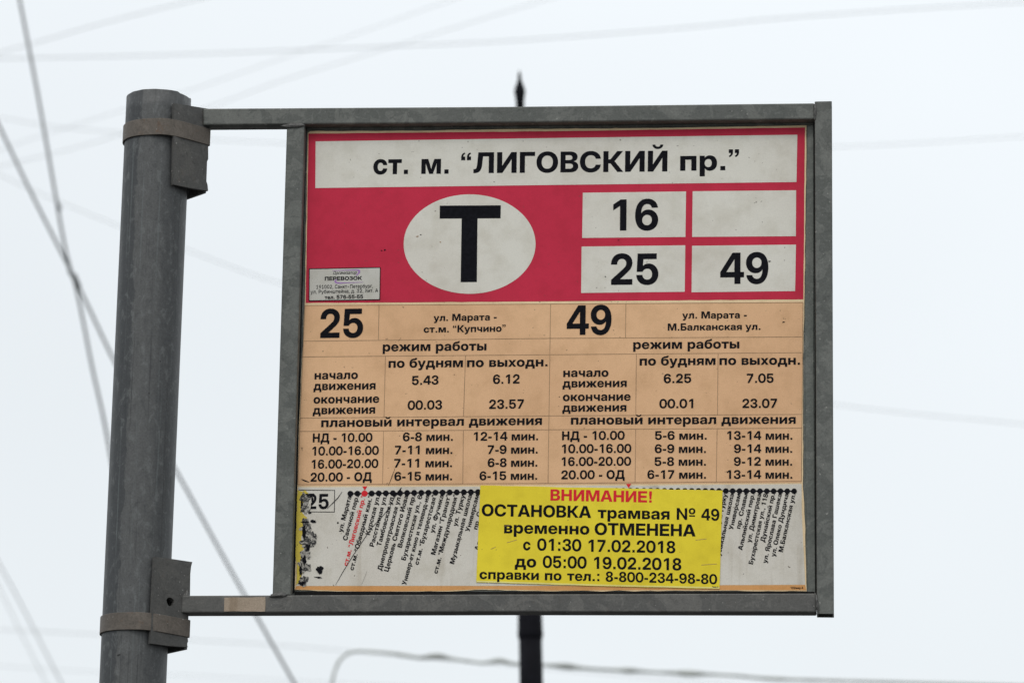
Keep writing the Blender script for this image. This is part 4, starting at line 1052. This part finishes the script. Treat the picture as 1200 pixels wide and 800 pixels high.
for i, (cx, cy, rx, ry) in enumerate([(362.5, 579.5, 4, 1.8), (357, 611.5, 5, 1.3), (367, 610.5, 3.2, 1.4), (356.2, 622, 1.8, 7), (361, 640, 2.2, 5), (357, 657, 2.5, 6), (352.5, 668, 1.5, 7), (374.5, 667, 3.6, 4.6), (373, 676, 4, 0.9),
                                      (354, 683, 3.6, 2.6), (363, 600.5, 2.2, 0.8), (353.8, 589, 1.1, 5.5), (366, 586, 1.4, 4.0), (396, 612, 0.8, 1.2)]):
    blot(cx, cy, rx, ry, 20 + i, M_INK, Z(5), 'glue_smear')

def scratch(pts, w):
    vs, fs = [], []
    for i, (x, y) in enumerate(pts):
        a, b = pts[max(i - 1, 0)], pts[min(i + 1, len(pts) - 1)]
        L = math.hypot(b[0] - a[0], b[1] - a[1]); ww = w * (0.35 if i in (0, len(pts) - 1) else 1) / 2
        nx, ny = -(b[1] - a[1]) / L * ww, (b[0] - a[0]) / L * ww
        vs += [S(x + nx, y + ny, Z(4)), S(x - nx, y - ny, Z(4))]
        if i: fs.append((2 * i - 2, 2 * i - 1, 2 * i + 1, 2 * i))
    mesh_obj('scratch', vs, fs, M_INK, poster)
scratch([(470.2, 570.8), (466, 577), (462, 583), (456, 595), (449.5, 603), (436, 617.5), (424, 635), (412, 653), (401, 671), (393, 685.4)], 0.65)
scratch([(470.4, 570.8), (468, 575), (465, 578.5), (461.5, 581.5)], 2.0)
scratch([(401, 575.6), (396, 583), (392, 587), (383, 596)], 0.9)
scratch([(462.8, 548.5), (459, 559), (455.2, 568.6)], 0.7)
scratch([(353.2, 561.2), (357.5, 563), (362.4, 564.6)], 1.5)
scratch([(430, 669), (424, 684)], 0.5)
scratch([(470, 395.5), (467, 399.5)], 0.7)
for i, (x, y, r) in enumerate([(901.5, 306.2, 1.3), (899.5, 310, 0.6), (709.5, 324, 0.8), (489, 277, 1.3), (493, 275, 0.9), (516, 283.6, 0.9), (725, 281.3, 0.8), (532.3, 438.6, 0.9), (918, 377.2, 1.2), (655.5, 464.6, 0.7), (451, 293, 1.2), (447, 293.4, 1.0), (579, 213.2, 0.7), (781.5, 463.5, 2.2)]):
    m = M_INK if i not in (3, 5, 7, 13) else M_LINE
    if i == 13:
        continue
    blot(x, y, r, r * 0.6, 60 + i, m, Z(4), 'dirt_speck')

# ================================================================== address sticker
ZS = Z(3) + 0.0002
sc_c = S(404, 333, ZS)
st_poly = [(361.9, 352.6), (362.8, 315.0), (445.9, 313.2), (445.2, 351.2)]
stk = bm_obj('address_sticker', prism([S(x, y, ZS) for x, y in st_poly], Z(1) + 0.00004, ZS), print_mat('sticker_vinyl', (0.60, 0.585, 0.53), 0.06, 0.3),
             matrix=SIGN_M @ Matrix.Translation(sc_c), off=sc_c)
tag(stk, 'small white address sticker on the red header, at the lower left below the sign name', 'sticker')
strips('printed_border', [(362.2, 315.0, 445.7, 313.4), (445.6, 313.4, 445.0, 351.2), (362.2, 352.3, 445.0, 350.9), (362.5, 315, 362.2, 352.3)], 0.9, ZS + 0.0001, M_INK, stk)
ZT = ZS + 0.00015
def swoosh(pts, ws):
    vs, fs = [], []
    p = smooth_path([Vector((x, y, w)) for (x, y), w in zip(pts, ws)], 6)
    for i, q in enumerate(p):
        d = p[min(i + 1, len(p) - 1)] - p[max(i - 1, 0)]
        L = math.hypot(d.x, d.y)
        nx, ny = -d.y / L * q.z / 2, d.x / L * q.z / 2
        vs += [S(q.x + nx, q.y + ny, ZT), S(q.x - nx, q.y - ny, ZT)]
        if i: fs.append((2 * i - 2, 2 * i - 1, 2 * i + 1, 2 * i))
    mesh_obj('logo_swoosh', vs, fs, M_PURPLE, stk)
swoosh([(389.5, 317.3), (405, 316.7), (417, 316.4), (420.8, 317.2), (420.4, 319.8), (417.4, 323)], [0.4, 0.9, 1.3, 2.2, 2.0, 0.7])
swoosh([(394.5, 327.2), (392.8, 329.6), (395.5, 331.4), (404, 331.4), (425.8, 330.6)], [0.8, 2.0, 1.8, 1.1, 0.4])
ZL = ZS + 0.0003
lettering(stk, 'Организатор', 390, 321.5, 417.6, 321.0, 3.7, ZL, bold=False, shear=0.3)
lettering(stk, 'ПЕРЕВОЗОК', 380.5, 328.6, 424.2, 327.8, 4.4, ZL)
lettering(stk, '191002, Санкт-Петербург,', 370.6, 338.2, 436.8, 337.0, 4.2, ZL, bold=False)
lettering(stk, 'ул. Рубинштейна, д. 32, лит. А', 364, 344.0, 443, 342.2, 4.2, ZL, bold=False)
lettering(stk, 'тел. 576-55-55', 380.5, 350.4, 425.4, 349.5, 4.4, ZL)

# ================================================================== yellow notice
ZN = Z(5) + 0.0003
nc = S(702, 628, ZN)
n_poly = wob([(558.2, 681.8), (560.2, 630), (563.0, 568.4), (700, 571.2), (846.8, 574.4), (845.0, 630), (843.2, 689.4), (700, 686.2)], 14, 0.25, 30)
notice = bm_obj('yellow_notice', prism([S(x, y, ZN) for x, y in n_poly], Z(3) + 0.0002, ZN), M_YELLOW, matrix=SIGN_M @ Matrix.Translation(nc), off=nc)
tag(notice, 'bright yellow paper notice stuck slightly crooked over the lower route strip of the sign', 'notice')
ZM = ZN + 0.00015
sheet('laminate_edge', [(558.6, 681.6), (558.7, 680.0), (700, 684.4), (843.3, 687.6), (843.2, 689.2), (700, 686.0)], ZN + 0.00006, print_mat('clear_film_edge', (0.92, 0.84, 0.30), 0.05, 0.3), notice)
NT = [('ВНИМАНИЕ!', 645, 586.1, 763.8, 588.5, 13.2), ('ОСТАНОВКА', 564.4, 604.2, 692.8, 606.6, 14.0), ('трамвая', 700.4, 606.7, 784.6, 608.4, 13.8), ('№', 793, 608.6, 814.8, 609.0, 13.8), ('49', 821.8, 609.2, 843.0, 609.8, 13.8),
      ('временно', 590.7, 624.4, 690.6, 625.9, 14.0), ('ОТМЕНЕНА', 696.8, 626.3, 815.2, 628.2, 14.2), ('с', 612.9, 644.2, 621.6, 644.3, 14.0), ('01:30', 629.4, 644.6, 681.2, 645.6, 14.2), ('17.02.2018', 689.6, 645.9, 791.4, 647.8, 14.2),
      ('до', 603.2, 664.0, 628.3, 664.4, 14.0), ('05:00', 635.9, 664.8, 687.4, 665.8, 14.2), ('19.02.2018', 696.1, 666.0, 798.4, 667.9, 14.2),
      ('справки', 561.8, 677.9, 631.4, 679.2, 11.8), ('по', 638.4, 679.4, 658.0, 679.7, 11.8), ('тел.:', 664.5, 679.8, 702.4, 680.5, 11.8), ('8-800-234-98-80', 709.7, 680.9, 840.4, 684.1, 11.8)]
for i, (t, x0, y0, x1, y1, cap) in enumerate(NT):
    lettering(notice, t, x0, y0, x1, y1, cap, ZM, M_REDINK if i == 0 else M_INK)
strip_each('dirt_streak', [(815, 632.4, 828, 631.0), (822, 661.6, 840, 660.2), (594, 635.5, 606, 632), (590, 616, 598, 614.8), (575, 643, 581, 640.5)], 0.5, ZM, M_LINE, notice)
lettering(notice, '1мар 4', 834.5, 688.0, 841.8, 688.2, 1.9, ZM)

# ================================================================== lamp mast far behind
MAST_Y = 11.5
m_low = W(622.6, 800, MAST_Y)
m_top = W(608.8, 88, MAST_Y)
md = (m_top - m_low).normalized()
m_base = m_low - md * (m_low.z / md.z)
px = MAST_Y / math.cos(0) / FOCAL * 1.03
mast = empty('lamp_mast', Matrix.Translation(m_base))
tag(mast, 'black street mast with pointed finial, rising blurred behind the tram sign', 'mast')
def lathe(name, prof, parent, base, n=32):
    bm = bmesh.new()
    rings = []
    s = md.cross(Vector((0, 1, 0))).normalized(); u = s.cross(md)
    for l, r in prof:
        c = m_base + md * l - base
        rings.append([bm.verts.new(c + (s * math.cos(2 * math.pi * k / n) + u * math.sin(2 * math.pi * k / n)) * r) for k in range(n)])
    for a, b in zip(rings, rings[1:]):
        for k in range(n):
            bm.faces.new((a[k], a[(k + 1) % n], b[(k + 1) % n], b[k]))
    bm.faces.new(rings[0][::-1]); bm.faces.new(rings[-1])
    return bm_obj(name, bm, M_BLACKIRON, parent, smooth=True)
def lv(py):   # height along the mast of a measured row
    p = W(622.6 + (py - 800) * (13.8 / 712), py, MAST_Y)
    return (p - m_base).dot(md)
r0 = 13.6 * px
lathe('shaft', [(0.0, r0 * 1.5), (0.5, r0 * 1.5), (0.55, r0 * 1.15), (lv(800), r0), (lv(738), r0 * 0.98)], mast, m_base)
lathe('collar', [(lv(749), r0 * 0.99), (lv(747), r0 * 1.06), (lv(742), r0 * 1.10), (lv(737), r0 * 1.06), (lv(724), r0 * 1.04), (lv(712), r0 * 1.03), (lv(710), r0 * 0.96)], mast, m_base)
lathe('upper_shaft', [(lv(736), r0 * 0.94), (lv(560), r0 * 0.88), (lv(550), r0 * 0.62), (lv(330), r0 * 0.52), (lv(320), r0 * 0.42), (lv(120), r0 * 0.36)], mast, m_base)
lathe('finial', [(lv(126), r0 * 0.36), (lv(118), r0 * 0.38), (lv(112), r0 * 0.45), (lv(107), r0 * 0.50), (lv(102), r0 * 0.40), (lv(97), r0 * 0.25), (lv(92), r0 * 0.15), (lv(89), r0 * 0.16), (lv(86), r0 * 0.10), (lv(83), r0 * 0.04)], mast, m_base)

# ================================================================== overhead wires
def wire(points, dist, dia, label, group='thin overhead wires crossing the sky', name='overhead_wire', mat=None, ext=900):
    p = [W(x, y, dist if not hasattr(dist, '__len__') else dist[i]) for i, (x, y) in enumerate(points)]
    a = (p[0] - p[1]).normalized(); b = (p[-1] - p[-2]).normalized()
    k = ext * (dist if not hasattr(dist, '__len__') else dist[0]) / FOCAL
    p = smooth_path(p, 6)
    p = [p[0] + a * k, p[0] + a * k * 0.5] + p + [p[-1] + b * k * 0.5, p[-1] + b * k]
    base = p[len(p) // 2]
    bm = tube(p, dia / 2, 8)
    o = bm_obj(name, bm, mat or M_FARWIRE, matrix=Matrix.Translation(base), off=base, smooth=True)
    tag(o, label, 'wire', group)
    return o

wa = wire([(23, 0), (45, 115), (67, 240), (78, 298), (91, 345), (108, 430), (121, 488), (132, 548)], 20.0, 0.0135, 'dark blurred wire dropping steeply from the top left corner of the sky', mat=M_WIRE)
wb = wire([(0, 150), (36, 225), (73, 298), (100, 352), (134, 423), (172, 492), (209, 556), (275, 676), (345, 800)], 20.4, 0.0135, 'dark blurred wire slanting down behind the pole and below the lower sign bracket', mat=M_WIRE)
def clamp(parent, pts, dist, dia):
    bm = tube([W(x, y, dist) for x, y in pts], dia / 2, 10)
    bm_obj('wire_clamp', bm, M_WIRE, parent, smooth=True)
clamp(wa, [(79.5, 308), (83, 322)], 20.0, 0.017)
clamp(wa, [(67.5, 239), (69.5, 247)], 20.0, 0.022)
clamp(wb, [(86, 322), (92, 337)], 20.3, 0.030)

FAR = 60.0
wire([(0, 69), (150, 66), (300, 61), (450, 55), (600, 48), (800, 33), (900, 23), (1050, 12), (1200, 3)], FAR, 0.0111, 'faint wire running the full width near the top edge of the sky')
wire([(0, 62), (60, 45), (130, 25), (230, 0)], FAR, 0.0104, 'faint wire rising to the top edge left of the pole head')
wire([(0, 176), (25, 167), (145, 129), (220, 107), (350, 62), (400, 46), (530, 0)], FAR, 0.0065, 'faint slanting wire, upper one of two passing behind the pole head')
wire([(0, 195), (67, 179), (145, 157), (250, 124), (330, 95), (460, 55), (600, 12), (640, 0)], FAR + 1, 0.0078, 'faint slanting wire, lower one of two passing behind the pole head')
wire([(0, 138), (60, 148), (145, 156), (290, 166), (600, 177), (980, 172), (1200, 160)], FAR, 0.0075, 'faint wire level with the top strap, seen again right of the sign')
wire([(0, 205), (45, 226), (140, 265), (222, 294), (335, 334), (560, 392), (780, 438), (980, 474), (1200, 497)], FAR + 2, 0.0084, 'faint wire sloping from the left edge behind the sign to the right')
wire([(0, 662), (25, 708), (72, 800)], 45.0, 0.0130, 'pale steep wire in the lower left corner, the upper of a close pair')
wire([(0, 690), (25, 742), (54, 800)], 46.0, 0.0078, 'pale steep wire in the lower left corner, the lower of a close pair')
wire([(0, 737), (118, 743), (222, 749), (320, 755), (420, 763), (520, 772)], FAR, 0.0078, 'faint level wire just under the lower sign bracket')
wire([(0, 780), (118, 787), (222, 791), (400, 800)], FAR + 1, 0.0052, 'faintest level wire at the very bottom left')

cab_px = [(387, 812), (389, 800), (393, 784), (400, 771), (412, 763.5), (430, 762.8), (457, 765), (478, 768), (493, 770), (512, 768.5), (530, 771.5), (555, 775), (568, 776), (586, 773.5), (603, 777), (640, 778.5), (668, 780.5),
          (700, 783.5), (738, 785), (770, 787), (810, 788.5), (860, 791), (912, 795), (1050, 799), (1200, 803), (1500, 812)]
cp = smooth_path([W(x, y, 20.0) for x, y in cab_px], 8)
def cab_r(i):
    x = (cp[i].x / 20.0 * FOCAL) + 600
    r = 0.0038
    for c, w, a in ((510, 14, 0.0042), (585, 12, 0.0025), (665, 14, 0.0040), (738, 12, 0.0032), (810, 16, 0.0045), (470, 14, 0.0012), (912, 12, 0.0015)):
        r += a * math.exp(-((x - c) / w) ** 2)
    return r * 1.9
base = cp[0]
cable = bm_obj('looped_cable', tube(cp, 0.006, 10, radf=cab_r), M_CABLE, matrix=Matrix.Translation(base), off=base, smooth=True)
tag(cable, 'pale lumpy cable bending over and running right under the sign, behind the black mast', 'cable')
